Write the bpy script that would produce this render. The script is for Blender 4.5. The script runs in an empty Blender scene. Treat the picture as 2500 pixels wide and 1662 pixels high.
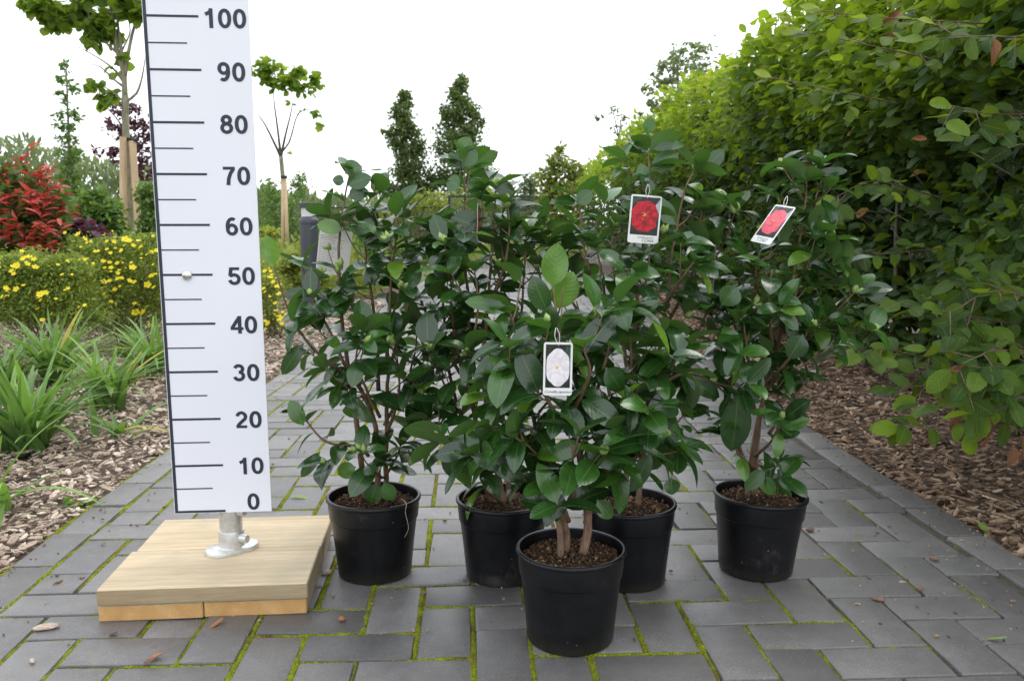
import bpy, math, random
import numpy as np
from mathutils import Vector, Matrix, noise as mnoise

# ------------------------------------------------------------------ camera, sky, sun, exposure
scene = bpy.context.scene
col = scene.collection
F_PX, PITCH, CAM_H = 2114.0, 0.1352, 0.77
cam_data = bpy.data.cameras.new("camera")
cam = bpy.data.objects.new("camera", cam_data)
col.objects.link(cam)
cam.location = (0, 0, CAM_H)
cam.rotation_euler = (math.pi / 2 - PITCH, 0, 0)
cam_data.sensor_width = 36.0
cam_data.lens = 36.0 * F_PX / 2500.0
cam_data.clip_start = 0.05
cam_data.clip_end = 2000.0
cam_data.dof.use_dof = True
cam_data.dof.focus_distance = 1.72
cam_data.dof.aperture_fstop = 11.0
scene.camera = cam

SUN_EL, SUN_AZ = math.radians(58), math.radians(60)
world = bpy.data.worlds.new("World")
scene.world = world
world.use_nodes = True
wn, wl = world.node_tree.nodes, world.node_tree.links
wn.clear()
wout = wn.new('ShaderNodeOutputWorld')
wbg = wn.new('ShaderNodeBackground')
wsky = wn.new('ShaderNodeTexSky')
wsky.sky_type = 'NISHITA'
wsky.sun_disc = False
wsky.sun_elevation = SUN_EL
wsky.sun_rotation = SUN_AZ
wsky.air_density = 1.0
wsky.dust_density = 3.0
wmix = wn.new('ShaderNodeMix'); wmix.data_type = 'RGBA'
wmix.inputs[0].default_value = 0.86           # overcast: a bright even cloud layer over the sky
wmix.inputs[7].default_value = (13.2, 13.6, 14.3, 1)
wl.new(wsky.outputs[0], wmix.inputs[6])
wl.new(wmix.outputs[2], wbg.inputs[0])
wbg.inputs[1].default_value = 0.12
wl.new(wbg.outputs[0], wout.inputs[0])

sun_data = bpy.data.lights.new("sun", 'SUN')
sun_data.energy = 0.9
sun_data.angle = math.radians(24)
sun_data.color = (1.0, 0.96, 0.9)
sun = bpy.data.objects.new("sun", sun_data)
col.objects.link(sun)
sd = Vector((math.sin(SUN_AZ) * math.cos(SUN_EL), math.cos(SUN_AZ) * math.cos(SUN_EL), math.sin(SUN_EL)))
sun.rotation_euler = sd.to_track_quat('Z', 'Y').to_euler()
sun.location = sd * 30
scene.view_settings.view_transform = 'Standard'
scene.view_settings.look = 'None'
scene.view_settings.exposure = 0.32
scene.view_settings.gamma = 1.0

# ------------------------------------------------------------------ helpers
CP, SP = math.cos(PITCH), math.sin(PITCH)
K = 1.0 / 0.9436            # layout was read from a 2359 px wide copy of the photograph

def P(x, y, Y):
    """world point at distance Y in front of the camera, seen at (x, y) of the layout copy"""
    a = (x * K - 1250) / F_PX
    b = (y * K - 831) / F_PX
    ry = CP - b * SP
    rz = -SP - b * CP
    t = Y / ry
    return np.array([a * t, Y, CAM_H + rz * t])

def rng(seed):
    return np.random.default_rng(seed)

def tag(o, label=None, cat=None, group=None, kind=None):
    if label: o['label'] = label
    if cat: o['category'] = cat
    if group: o['group'] = group
    if kind: o['kind'] = kind
    return o

def empty(name, loc=(0, 0, 0), rz=0.0):
    o = bpy.data.objects.new(name, None)
    o.empty_display_size = 0.05
    col.objects.link(o)
    o.location = loc
    o.rotation_euler = (0, 0, rz)
    return o

def link_mesh(name, me, parent=None, keep=True):
    o = bpy.data.objects.new(name, me)
    col.objects.link(o)
    if parent is not None:
        o.parent = parent
        if keep and parent.type == 'EMPTY':      # part meshes are built in world coordinates
            o.matrix_parent_inverse = Matrix.Translation(parent.location).inverted()
    return o

def mesh_obj(name, V, F, mat, parent=None, smooth=True, uv=None, var=None, mats=None, mi=None):
    """V (n,3) array; F list of tuples or (m,4) array; world coordinates"""
    me = bpy.data.meshes.new(name)
    V = np.asarray(V, dtype=np.float32)
    if isinstance(F, np.ndarray) and F.ndim == 2:
        m, k = F.shape
        me.vertices.add(len(V)); me.vertices.foreach_set("co", V.ravel())
        me.loops.add(m * k); me.loops.foreach_set("vertex_index", F.astype(np.int32).ravel())
        me.polygons.add(m)
        me.polygons.foreach_set("loop_start", (np.arange(m) * k).astype(np.int32))
        me.update(calc_edges=True)
        if uv is not None:
            l = me.uv_layers.new(name="UVMap")
            l.data.foreach_set("uv", np.asarray(uv, np.float32)[F.ravel()].ravel())
    else:
        me.from_pydata([tuple(v) for v in V.tolist()], [], [tuple(f) for f in F])
        me.update()
    if var is not None:
        at = me.attributes.new("var", 'FLOAT', 'POINT')
        at.data.foreach_set("value", np.asarray(var, np.float32))
    if mats:
        for mm in mats: me.materials.append(mm)
        if mi is not None:
            me.polygons.foreach_set("material_index", np.asarray(mi, np.int32))
    elif mat: me.materials.append(mat)
    me.polygons.foreach_set("use_smooth", [bool(smooth)] * len(me.polygons))
    me.update()
    return link_mesh(name, me, parent)

class MB:
    """collects simple shapes into one mesh"""
    def __init__(s): s.v = []; s.f = []; s.m = []
    def add(s, V, F, mi=0):
        b = len(s.v)
        s.v += [tuple(float(c) for c in p) for p in V]
        s.f += [tuple(int(i) + b for i in f) for f in F]
        s.m += [mi] * len(F)
        return s
    def box(s, c, size, rz=0.0, bev=0.0, mi=0, R=None):
        c = np.array(c, float); h = np.array(size, float) / 2
        if bev > 0:
            V = []
            for sz in (-1, 1):
                for (i, j) in ((h[0] - bev, h[1]), (h[0], h[1] - bev)): pass
            ring = []
            for sx, sy in ((1, 1), (-1, 1), (-1, -1), (1, -1)):
                a = (sx * (h[0] - bev), sy * h[1]); b2 = (sx * h[0], sy * (h[1] - bev))
                ring += [b2, a] if sx * sy > 0 else [a, b2]
            inner = [(x * (h[0] - bev) / h[0] if abs(abs(x) - h[0]) < 1e-9 else x,
                      y * (h[1] - bev) / h[1] if abs(abs(y) - h[1]) < 1e-9 else y) for x, y in ring]
            for z, rr in ((-h[2], inner), (-h[2] + bev, ring), (h[2] - bev, ring), (h[2], inner)):
                V += [(x, y, z) for x, y in rr]
            F = []
            for l in range(3):
                for i in range(8):
                    j = (i + 1) % 8
                    F.append((l * 8 + i, l * 8 + j, l * 8 + 8 + j, l * 8 + 8 + i))
            F.append(tuple(range(7, -1, -1))); F.append(tuple(range(24, 32)))
        else:
            V = [(x * h[0], y * h[1], z * h[2]) for z in (-1, 1) for x, y in ((-1, -1), (1, -1), (1, 1), (-1, 1))]
            F = [(3, 2, 1, 0), (4, 5, 6, 7), (0, 1, 5, 4), (1, 2, 6, 5), (2, 3, 7, 6), (3, 0, 4, 7)]
        V = np.array(V)
        if R is not None: V = V @ np.array(R).T
        cz, sz_ = math.cos(rz), math.sin(rz)
        V = np.stack([V[:, 0] * cz - V[:, 1] * sz_, V[:, 0] * sz_ + V[:, 1] * cz, V[:, 2]], 1) + c
        return s.add(V, F, mi)
    def tube(s, pts, rad, n=8, mi=0, cap=True):
        V, F = tube_arrays(pts, rad, n, cap)
        return s.add(V, F, mi)
    def lathe(s, c, prof, n=32, mi=0, closed=False):
        V = []
        for r, z in prof:
            for i in range(n):
                a = 2 * math.pi * i / n
                V.append((c[0] + r * math.cos(a), c[1] + r * math.sin(a), c[2] + z))
        F = []
        m = len(prof)
        for k in range(m - 1):
            for i in range(n):
                j = (i + 1) % n
                F.append((k * n + i, k * n + j, (k + 1) * n + j, (k + 1) * n + i))
        if closed:
            F.append(tuple(range(n - 1, -1, -1))); F.append(tuple((m - 1) * n + i for i in range(n)))
        return s.add(V, F, mi)
    def build(s, name, mat, parent=None, smooth=True, mats=None):
        o = mesh_obj(name, np.array(s.v), s.f, mat, parent, smooth, mats=mats, mi=s.m if mats else None)
        return o

def autosmooth(o, ang=40):
    me = o.data
    me.polygons.foreach_set("use_smooth", [True] * len(me.polygons))
    try: me.set_sharp_from_angle(angle=math.radians(ang))
    except Exception: pass
    return o

def tube_arrays(pts, rad, n=8, cap=True):
    pts = np.array(pts, float); m = len(pts)
    rad = np.broadcast_to(np.array(rad, float), (m,))
    T = np.gradient(pts, axis=0); T /= np.linalg.norm(T, axis=1)[:, None] + 1e-12
    ref = np.array([0, 0, 1.0]) if abs(T[0][2]) < 0.9 else np.array([1.0, 0, 0])
    V = []
    u = np.cross(T[0], ref); u /= np.linalg.norm(u)
    for i in range(m):
        u = u - T[i] * np.dot(u, T[i]); u /= np.linalg.norm(u) + 1e-12
        w = np.cross(T[i], u)
        for k in range(n):
            a = 2 * math.pi * k / n
            V.append(pts[i] + rad[i] * (math.cos(a) * u + math.sin(a) * w))
    F = []
    for i in range(m - 1):
        for k in range(n):
            j = (k + 1) % n
            F.append((i * n + k, i * n + j, (i + 1) * n + j, (i + 1) * n + k))
    if cap:
        F.append(tuple(range(n - 1, -1, -1))); F.append(tuple((m - 1) * n + k for k in range(n)))
    return V, F

def spline(pts, step):
    """Catmull-Rom through pts, resampled"""
    pts = np.array(pts, float)
    if len(pts) == 2: pts = np.array([pts[0], (pts[0] + pts[1]) / 2, pts[1]])
    Pp = np.vstack([2 * pts[0] - pts[1], pts, 2 * pts[-1] - pts[-2]])
    out = []
    for i in range(1, len(Pp) - 2):
        p0, p1, p2, p3 = Pp[i - 1:i + 3]
        n = max(2, int(np.linalg.norm(p2 - p1) / step) + 1)
        for k in range(n):
            t = k / n
            out.append(0.5 * ((2 * p1) + (-p0 + p2) * t + (2 * p0 - 5 * p1 + 4 * p2 - p3) * t * t + (-p0 + 3 * p1 - 3 * p2 + p3) * t ** 3))
    out.append(pts[-1])
    return np.array(out)

def unit(v):
    v = np.asarray(v, float)
    return v / (np.linalg.norm(v, axis=-1, keepdims=True) + 1e-12)

# ------------------------------------------------------------------ leaf meshes
def width_camellia(t):
    w = np.where(t < 0.07, 0.05, np.power(np.clip((t - 0.06) / 0.94, 0, 1), 0.62) * np.power(1 - np.clip((t - 0.06) / 0.94, 0, 1), 0.72) * 2.5)
    return np.clip(w, 0.03, 1)
def width_beech(t):
    q = np.clip((t - 0.05) / 0.95, 0, 1)
    return np.clip(np.where(t < 0.05, 0.04, q ** 0.6 * (1 - q) ** 0.7 * 2.4) * (1 + 0.05 * np.sin(t * 44)), 0.03, 1)
def width_lance(t):
    return np.clip(np.power(t, 0.8) * np.power(1 - t, 0.8) * 3.0, 0.03, 1)
def width_strap(t):
    return np.clip(np.minimum(1, t * 8 + 0.5) * np.power(1 - t, 0.5), 0.02, 1)

LT = {}
def template(kind, nt, ns):
    key = (kind, nt, ns)
    if key in LT: return LT[key]
    t = np.linspace(0, 1, nt) if kind != 'camellia' else np.array([0, .07, .15, .28, .42, .56, .7, .82, .91, 1.0])[:nt] if nt == 10 else np.linspace(0, 1, nt)
    s = np.linspace(-1, 1, ns)
    fn = dict(camellia=width_camellia, beech=width_beech, lance=width_lance, strap=width_strap)[kind]
    w = fn(t)
    T, Sx = np.meshgrid(t, s, indexing='ij')
    Wd = np.repeat(w[:, None], ns, 1)
    F = []
    for i in range(len(t) - 1):
        for j in range(ns - 1):
            F.append((i * ns + j, i * ns + j + 1, (i + 1) * ns + j + 1, (i + 1) * ns + j))
    LT[key] = (T.ravel(), Sx.ravel(), Wd.ravel(), np.array(F))
    return LT[key]

KEEP_CLEAR = [(1262, 1188, 1400, 1300, 1.6), (737, 522, 778, 600, 1.95), (796, 530, 816, 600, 1.95), (1222, 555, 1342, 705, 1.62), (1240, 780, 1332, 920, 1.415), (1440, 440, 1536, 545, 1.75), (1738, 468, 1842, 566, 1.82), (300, -50, 640, 1300, 1.85)]
def px_of(q):
    q = np.asarray(q, float); d = -q[..., 1] * SP - (q[..., 2] - CAM_H) * CP; z = q[..., 1] * CP - (q[..., 2] - CAM_H) * SP
    return (1250 + F_PX * q[..., 0] / z) / K, (831 + F_PX * d / z) / K

class Leaves:
    def clear(s):
        p = np.array(s.p); d = unit(np.array(s.d)); L = np.array(s.L)[:, None]
        bad = np.zeros(len(p), bool)
        for f in (0.1, 0.4, 0.7, 1.0):
            q = p + d * L * f; x, y = px_of(q)
            for (x0, y0, x1, y1, Y) in KEEP_CLEAR: bad |= (x > x0) & (x < x1) & (y > y0) & (y < y1) & (q[:, 1] < Y)
        for k in ('p', 'd', 'n', 'L', 'W', 'fo', 'ar', 'va'):
            a = getattr(s, k); setattr(s, k, [v for v, b in zip(a, bad) if not b])
    def __init__(s): s.p = []; s.d = []; s.n = []; s.L = []; s.W = []; s.fo = []; s.ar = []; s.va = []
    def add(s, p, d, n, L, W, fold=0.35, arch=0.5, var=0.5):
        s.p.append(p); s.d.append(d); s.n.append(n); s.L.append(L); s.W.append(W); s.fo.append(fold); s.ar.append(arch); s.va.append(var)
    def extend(s, p, d, n, L, W, fold, arch, var):
        s.p += list(p); s.d += list(d); s.n += list(n); s.L += list(L); s.W += list(W)
        N = len(p)
        s.fo += list(np.broadcast_to(fold, (N,))); s.ar += list(np.broadcast_to(arch, (N,))); s.va += list(np.broadcast_to(var, (N,)))
    def build(s, name, mat, parent=None, kind='camellia', nt=10, ns=5, seed=0, wave=0.05):
        T, Sx, Wd, F = template(kind, nt, ns)
        p = np.array(s.p); d = unit(np.array(s.d)); n = np.array(s.n, float)
        n = unit(n - d * (n * d).sum(1, keepdims=True)); side = np.cross(d, n)
        L = np.array(s.L)[:, None]; W = np.array(s.W)[:, None]; fo = np.array(s.fo)[:, None]; ar = np.array(s.ar)[:, None]
        ar = np.where(np.abs(ar) < 1e-3, 1e-3, ar)
        g = rng(seed); N = len(p)
        ph = g.uniform(0, 6.28, (N, 1)); twist = g.normal(0, 0.18, (N, 1))
        t = T[None]; sx = Sx[None]; w = Wd[None]
        ax = L * np.sin(ar * t) / ar
        az = -L * (1 - np.cos(ar * t)) / ar
        hw = sx * w * W * 0.5
        y = hw * np.cos(fo)
        z = np.abs(hw) * np.sin(fo) * (1 - 0.4 * t) + wave * W * w * np.sin(5.5 * t + ph + sx * 1.3) * np.abs(sx)
        a = twist * t
        y2 = y * np.cos(a) - z * np.sin(a); z2 = y * np.sin(a) + z * np.cos(a)
        # local bend normal
        V = (p[:, None, :] + ax[..., None] * d[:, None, :] + y2[..., None] * side[:, None, :] + (az + z2)[..., None] * n[:, None, :])
        nv = len(T)
        FF = (F[None] + (np.arange(N) * nv)[:, None, None]).reshape(-1, 4)
        uv = np.stack([np.broadcast_to(Sx * 0.5 + 0.5, (N, nv)).ravel(), np.broadcast_to(T, (N, nv)).ravel()], 1)
        var = np.repeat(np.array(s.va), nv)
        return mesh_obj(name, V.reshape(-1, 3), FF, mat, parent, True, uv=uv, var=var)

# ------------------------------------------------------------------ materials
def new_mat(name):
    m = bpy.data.materials.new(name); m.use_nodes = True
    nt = m.node_tree; nt.nodes.clear()
    out = nt.nodes.new('ShaderNodeOutputMaterial')
    b = nt.nodes.new('ShaderNodeBsdfPrincipled')
    nt.links.new(b.outputs[0], out.inputs[0])
    return m, nt, b, out

def N(nt, t, **kw):
    n = nt.nodes.new(t)
    for k, v in kw.items():
        if k == 'inp':
            for i, val in v.items(): n.inputs[i].default_value = val
        else: setattr(n, k, v)
    return n

def ramp(nt, fac, stops):
    r = nt.nodes.new('ShaderNodeValToRGB')
    el = r.color_ramp.elements
    while len(el) > 1: el.remove(el[-1])
    el[0].position = stops[0][0]; el[0].color = tuple(stops[0][1]) + (1,)
    for p, c in stops[1:]:
        e = el.new(p); e.color = tuple(c) + (1,)
    nt.links.new(fac, r.inputs[0])
    return r.outputs[0]

def mixc(nt, fac, a, b, blend='MIX'):
    m = nt.nodes.new('ShaderNodeMix'); m.data_type = 'RGBA'; m.blend_type = blend
    for sock, val in ((m.inputs[0], fac), (m.inputs[6], a), (m.inputs[7], b)):
        if hasattr(val, 'default_value') or hasattr(val, 'is_output'): nt.links.new(val, sock)
        elif isinstance(val, (int, float)): sock.default_value = val
        else: sock.default_value = tuple(val) + (1,)
    return m.outputs[2]

def math_n(nt, op, a, b=None, clamp=False):
    m = nt.nodes.new('ShaderNodeMath'); m.operation = op; m.use_clamp = clamp
    for i, v in enumerate((a, b)):
        if v is None: continue
        if isinstance(v, (int, float)): m.inputs[i].default_value = v
        else: nt.links.new(v, m.inputs[i])
    return m.outputs[0]

def simple(name, c, rough=0.6, metal=0.0, noise_amt=0.15, scale=30, bump=0.0, spec=0.5):
    m, nt, b, out = new_mat(name)
    tc = N(nt, 'ShaderNodeTexCoord')
    nz = N(nt, 'ShaderNodeTexNoise', inp={'Scale': scale, 'Detail': 6})
    nt.links.new(tc.outputs['Object'], nz.inputs['Vector'])
    lo = tuple(x * (1 - noise_amt) for x in c); hi = tuple(min(1, x * (1 + noise_amt)) for x in c)
    nt.links.new(ramp(nt, nz.outputs[0], [(0.3, lo), (0.7, hi)]), b.inputs['Base Color'])
    b.inputs['Roughness'].default_value = rough
    b.inputs['Metallic'].default_value = metal
    b.inputs['Specular IOR Level'].default_value = spec
    if bump:
        bp = N(nt, 'ShaderNodeBump', inp={'Strength': bump, 'Distance': 0.002})
        nt.links.new(nz.outputs[0], bp.inputs['Height']); nt.links.new(bp.outputs[0], b.inputs['Normal'])
    return m

def leaf_mat(name, stops, under, rough=0.32, trans=0.25, tcol=(0.2, 0.35, 0.03), midrib=(0.16, 0.24, 0.05), mid_w=0.02, veins=0.0, vein_bump=0.2, spec=0.5, nveins=9, tlow=0.7, thigh=1.3):
    m, nt, b, out = new_mat(name)
    at = N(nt, 'ShaderNodeAttribute', attribute_name='var')
    geo = N(nt, 'ShaderNodeNewGeometry')
    uv = N(nt, 'ShaderNodeUVMap')
    sep = N(nt, 'ShaderNodeSeparateXYZ'); nt.links.new(uv.outputs[0], sep.inputs[0])
    c = ramp(nt, at.outputs['Fac'], stops)
    tc = N(nt, 'ShaderNodeTexCoord')
    nz = N(nt, 'ShaderNodeTexNoise', inp={'Scale': 45.0, 'Detail': 4})
    nt.links.new(tc.outputs['Object'], nz.inputs['Vector'])
    blot = ramp(nt, nz.outputs[0], [(0.3, (0.78, 0.78, 0.78)), (0.7, (1.2, 1.2, 1.2))])
    c = mixc(nt, 1.0, c, blot, 'MULTIPLY')
    dist = math_n(nt, 'ABSOLUTE', math_n(nt, 'SUBTRACT', sep.outputs[0], 0.5))
    mid = math_n(nt, 'LESS_THAN', dist, mid_w)
    k = math_n(nt, 'MULTIPLY', math_n(nt, 'SUBTRACT', sep.outputs[1], math_n(nt, 'MULTIPLY', dist, 0.45)), nveins * 6.2832)
    wv = math_n(nt, 'SINE', k)
    vein = math_n(nt, 'GREATER_THAN', wv, 0.93)
    if veins > 0:
        c = mixc(nt, math_n(nt, 'MULTIPLY', vein, veins), c, midrib)
    c = mixc(nt, math_n(nt, 'MULTIPLY', mid, 0.75), c, midrib)
    cu = mixc(nt, math_n(nt, 'MULTIPLY', mid, 0.6), under, midrib)
    cf = mixc(nt, geo.outputs['Backfacing'], c, cu)
    nt.links.new(cf, b.inputs['Base Color'])
    b.inputs['Specular IOR Level'].default_value = spec
    rgh = math_n(nt, 'ADD', math_n(nt, 'MULTIPLY', geo.outputs['Backfacing'], 0.3), rough)
    rgh = math_n(nt, 'ADD', rgh, math_n(nt, 'MULTIPLY', math_n(nt, 'SUBTRACT', nz.outputs[0], 0.5), 0.2))
    nt.links.new(rgh, b.inputs['Roughness'])
    bp = N(nt, 'ShaderNodeBump', inp={'Strength': vein_bump, 'Distance': 0.0008})
    h = math_n(nt, 'ADD', math_n(nt, 'MULTIPLY', wv, 0.35), math_n(nt, 'MULTIPLY', nz.outputs[0], 1.6))
    h = math_n(nt, 'SUBTRACT', h, math_n(nt, 'MULTIPLY', mid, 1.0))
    nt.links.new(h, bp.inputs['Height']); nt.links.new(bp.outputs[0], b.inputs['Normal'])
    tr = N(nt, 'ShaderNodeBsdfTranslucent')
    tcn = mixc(nt, at.outputs['Fac'], tuple(x * tlow for x in tcol), tuple(min(1, x * thigh) for x in tcol))
    nt.links.new(tcn, tr.inputs[0])
    ms = N(nt, 'ShaderNodeMixShader', inp={0: trans})
    nt.links.new(b.outputs[0], ms.inputs[1]); nt.links.new(tr.outputs[0], ms.inputs[2])
    nt.links.new(ms.outputs[0], out.inputs[0])
    return m

M = {}
M['camellia'] = leaf_mat('camellia leaf', [(0.0, (0.010, 0.032, 0.010)), (0.5, (0.020, 0.066, 0.014)), (0.86, (0.048, 0.135, 0.02)), (1.0, (0.13, 0.25, 0.022))], (0.06, 0.11, 0.03), rough=0.25, trans=0.18, tcol=(0.11, 0.30, 0.02), midrib=(0.12, 0.21, 0.05), mid_w=0.016, vein_bump=0.14, spec=0.75)
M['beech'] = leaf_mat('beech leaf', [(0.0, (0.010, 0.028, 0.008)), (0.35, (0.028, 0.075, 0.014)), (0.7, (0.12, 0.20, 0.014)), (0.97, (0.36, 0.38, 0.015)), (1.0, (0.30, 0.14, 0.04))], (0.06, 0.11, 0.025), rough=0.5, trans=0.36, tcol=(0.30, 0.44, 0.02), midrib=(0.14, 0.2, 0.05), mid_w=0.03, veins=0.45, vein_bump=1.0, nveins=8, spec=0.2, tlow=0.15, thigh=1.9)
M['hedge_blocker'] = leaf_mat('dark light-blocking leaf', [(0.0, (0.012, 0.014, 0.006)), (1.0, (0.04, 0.05, 0.016))], (0.03, 0.035, 0.012), rough=0.8, trans=0.0, spec=0.1)  # opaque dark leaf for the added layer that keeps light out
M['dead_leaf'] = leaf_mat('withered leaf', [(0.0, (0.10, 0.04, 0.02)), (1.0, (0.36, 0.17, 0.07))], (0.22, 0.11, 0.05), rough=0.7, trans=0.1, tcol=(0.3, 0.12, 0.03), midrib=(0.12, 0.05, 0.02), veins=0.4, vein_bump=0.8)
M['fresh_leaf'] = leaf_mat('fallen green leaf', [(0.0, (0.10, 0.20, 0.03)), (1.0, (0.28, 0.40, 0.10))], (0.2, 0.3, 0.1), rough=0.45, trans=0.2, midrib=(0.3, 0.4, 0.15), veins=0.2)
M['bright_leaf'] = leaf_mat('tree leaf', [(0.0, (0.06, 0.12, 0.012)), (0.5, (0.12, 0.21, 0.02)), (1.0, (0.26, 0.34, 0.03))], (0.12, 0.2, 0.05), rough=0.55, trans=0.5, tcol=(0.34, 0.48, 0.04), spec=0.3)
M['wispy_leaf'] = leaf_mat('pale tree leaf', [(0.0, (0.10, 0.15, 0.07)), (1.0, (0.26, 0.32, 0.16))], (0.2, 0.26, 0.15), rough=0.6, trans=0.5, tcol=(0.34, 0.42, 0.18), spec=0.3)
M['grey_leaf'] = leaf_mat('willow leaf', [(0.0, (0.10, 0.14, 0.06)), (0.5, (0.14, 0.19, 0.075)), (1.0, (0.24, 0.29, 0.11))], (0.16, 0.2, 0.12), rough=0.6, trans=0.3, tcol=(0.2, 0.26, 0.08))
M['dark_leaf'] = leaf_mat('maple leaf', [(0.0, (0.04, 0.075, 0.025)), (0.5, (0.085, 0.135, 0.045)), (1.0, (0.17, 0.20, 0.07))], (0.11, 0.15, 0.06), rough=0.6, trans=0.4, tcol=(0.2, 0.29, 0.06), spec=0.25)
M['purple_leaf'] = leaf_mat('purple leaf', [(0.0, (0.035, 0.015, 0.025)), (0.6, (0.08, 0.03, 0.05)), (1.0, (0.14, 0.07, 0.08))], (0.09, 0.05, 0.06), rough=0.5, trans=0.25, tcol=(0.22, 0.05, 0.07), midrib=(0.12, 0.05, 0.06))
M['red_leaf'] = leaf_mat('red young leaf', [(0.0, (0.20, 0.04, 0.03)), (0.5, (0.48, 0.04, 0.04)), (1.0, (0.62, 0.18, 0.13))], (0.35, 0.08, 0.07), rough=0.35, trans=0.35, tcol=(0.7, 0.06, 0.04), midrib=(0.4, 0.1, 0.08))
M['shrub_leaf'] = leaf_mat('shrub leaf', [(0.0, (0.05, 0.11, 0.02)), (0.5, (0.10, 0.20, 0.03)), (1.0, (0.2, 0.30, 0.04))], (0.12, 0.2, 0.06), rough=0.5, trans=0.35, tcol=(0.22, 0.36, 0.04))
M['feather_leaf'] = leaf_mat('small feathery leaf', [(0.0, (0.09, 0.15, 0.03)), (0.5, (0.22, 0.31, 0.05)), (1.0, (0.44, 0.50, 0.08))], (0.2, 0.27, 0.07), rough=0.6, trans=0.4, tcol=(0.32, 0.42, 0.05))
M['lime_leaf'] = leaf_mat('lime leaf', [(0.0, (0.12, 0.17, 0.03)), (0.6, (0.24, 0.30, 0.04)), (1.0, (0.42, 0.42, 0.05))], (0.2, 0.26, 0.06), rough=0.6, trans=0.35, tcol=(0.35, 0.4, 0.04))
M['strap_leaf'] = leaf_mat('daylily blade', [(0.0, (0.08, 0.17, 0.04)), (0.6, (0.16, 0.30, 0.07)), (0.93, (0.26, 0.42, 0.09)), (1.0, (0.5, 0.38, 0.06))], (0.14, 0.26, 0.08), rough=0.42, trans=0.35, tcol=(0.22, 0.4, 0.05), midrib=(0.09, 0.18, 0.04), mid_w=0.05, vein_bump=0.05)

def petal_mat():
    m, nt, b, out = new_mat('yellow petal')
    b.inputs['Base Color'].default_value = (0.84, 0.70, 0.012, 1); b.inputs['Roughness'].default_value = 0.55
    tr = N(nt, 'ShaderNodeBsdfTranslucent'); tr.inputs[0].default_value = (0.9, 0.7, 0.02, 1)
    ms = N(nt, 'ShaderNodeMixShader', inp={0: 0.3})
    nt.links.new(b.outputs[0], ms.inputs[1]); nt.links.new(tr.outputs[0], ms.inputs[2]); nt.links.new(ms.outputs[0], out.inputs[0])
    return m
M['petal'] = petal_mat()
M['bud'] = simple('flower bud', (0.26, 0.36, 0.10), 0.4, noise_amt=0.25, scale=120)
def bark_mat(name, a, b_, scale=60, stretch=(1, 1, 0.25), rough=0.8, bump=0.6):
    m, nt, b, out = new_mat(name)
    tc = N(nt, 'ShaderNodeTexCoord'); mp = N(nt, 'ShaderNodeMapping'); mp.inputs['Scale'].default_value = stretch
    nt.links.new(tc.outputs['Object'], mp.inputs[0])
    nz = N(nt, 'ShaderNodeTexNoise', inp={'Scale': scale, 'Detail': 8, 'Roughness': 0.65}); nt.links.new(mp.outputs[0], nz.inputs['Vector'])
    nt.links.new(ramp(nt, nz.outputs[0], [(0.3, a), (0.7, b_)]), b.inputs['Base Color'])
    b.inputs['Roughness'].default_value = rough
    bp = N(nt, 'ShaderNodeBump', inp={'Strength': bump, 'Distance': 0.003}); nt.links.new(nz.outputs[0], bp.inputs['Height']); nt.links.new(bp.outputs[0], b.inputs['Normal'])
    return m
M['cam_stem'] = bark_mat('camellia bark', (0.12, 0.07, 0.045), (0.30, 0.19, 0.12), 160, (1, 1, 0.3))
M['cam_twig'] = bark_mat('camellia young wood', (0.09, 0.055, 0.03), (0.19, 0.11, 0.06), 160, (1, 1, 0.3), 0.55, 0.3)
M['bark'] = bark_mat('tree bark', (0.12, 0.115, 0.07), (0.30, 0.28, 0.18), 30)
M['hedge_bark'] = bark_mat('beech bark', (0.03, 0.03, 0.02), (0.10, 0.095, 0.06), 40)
M['twig'] = bark_mat('brown twig', (0.08, 0.05, 0.035), (0.2, 0.13, 0.09), 80)

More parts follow.
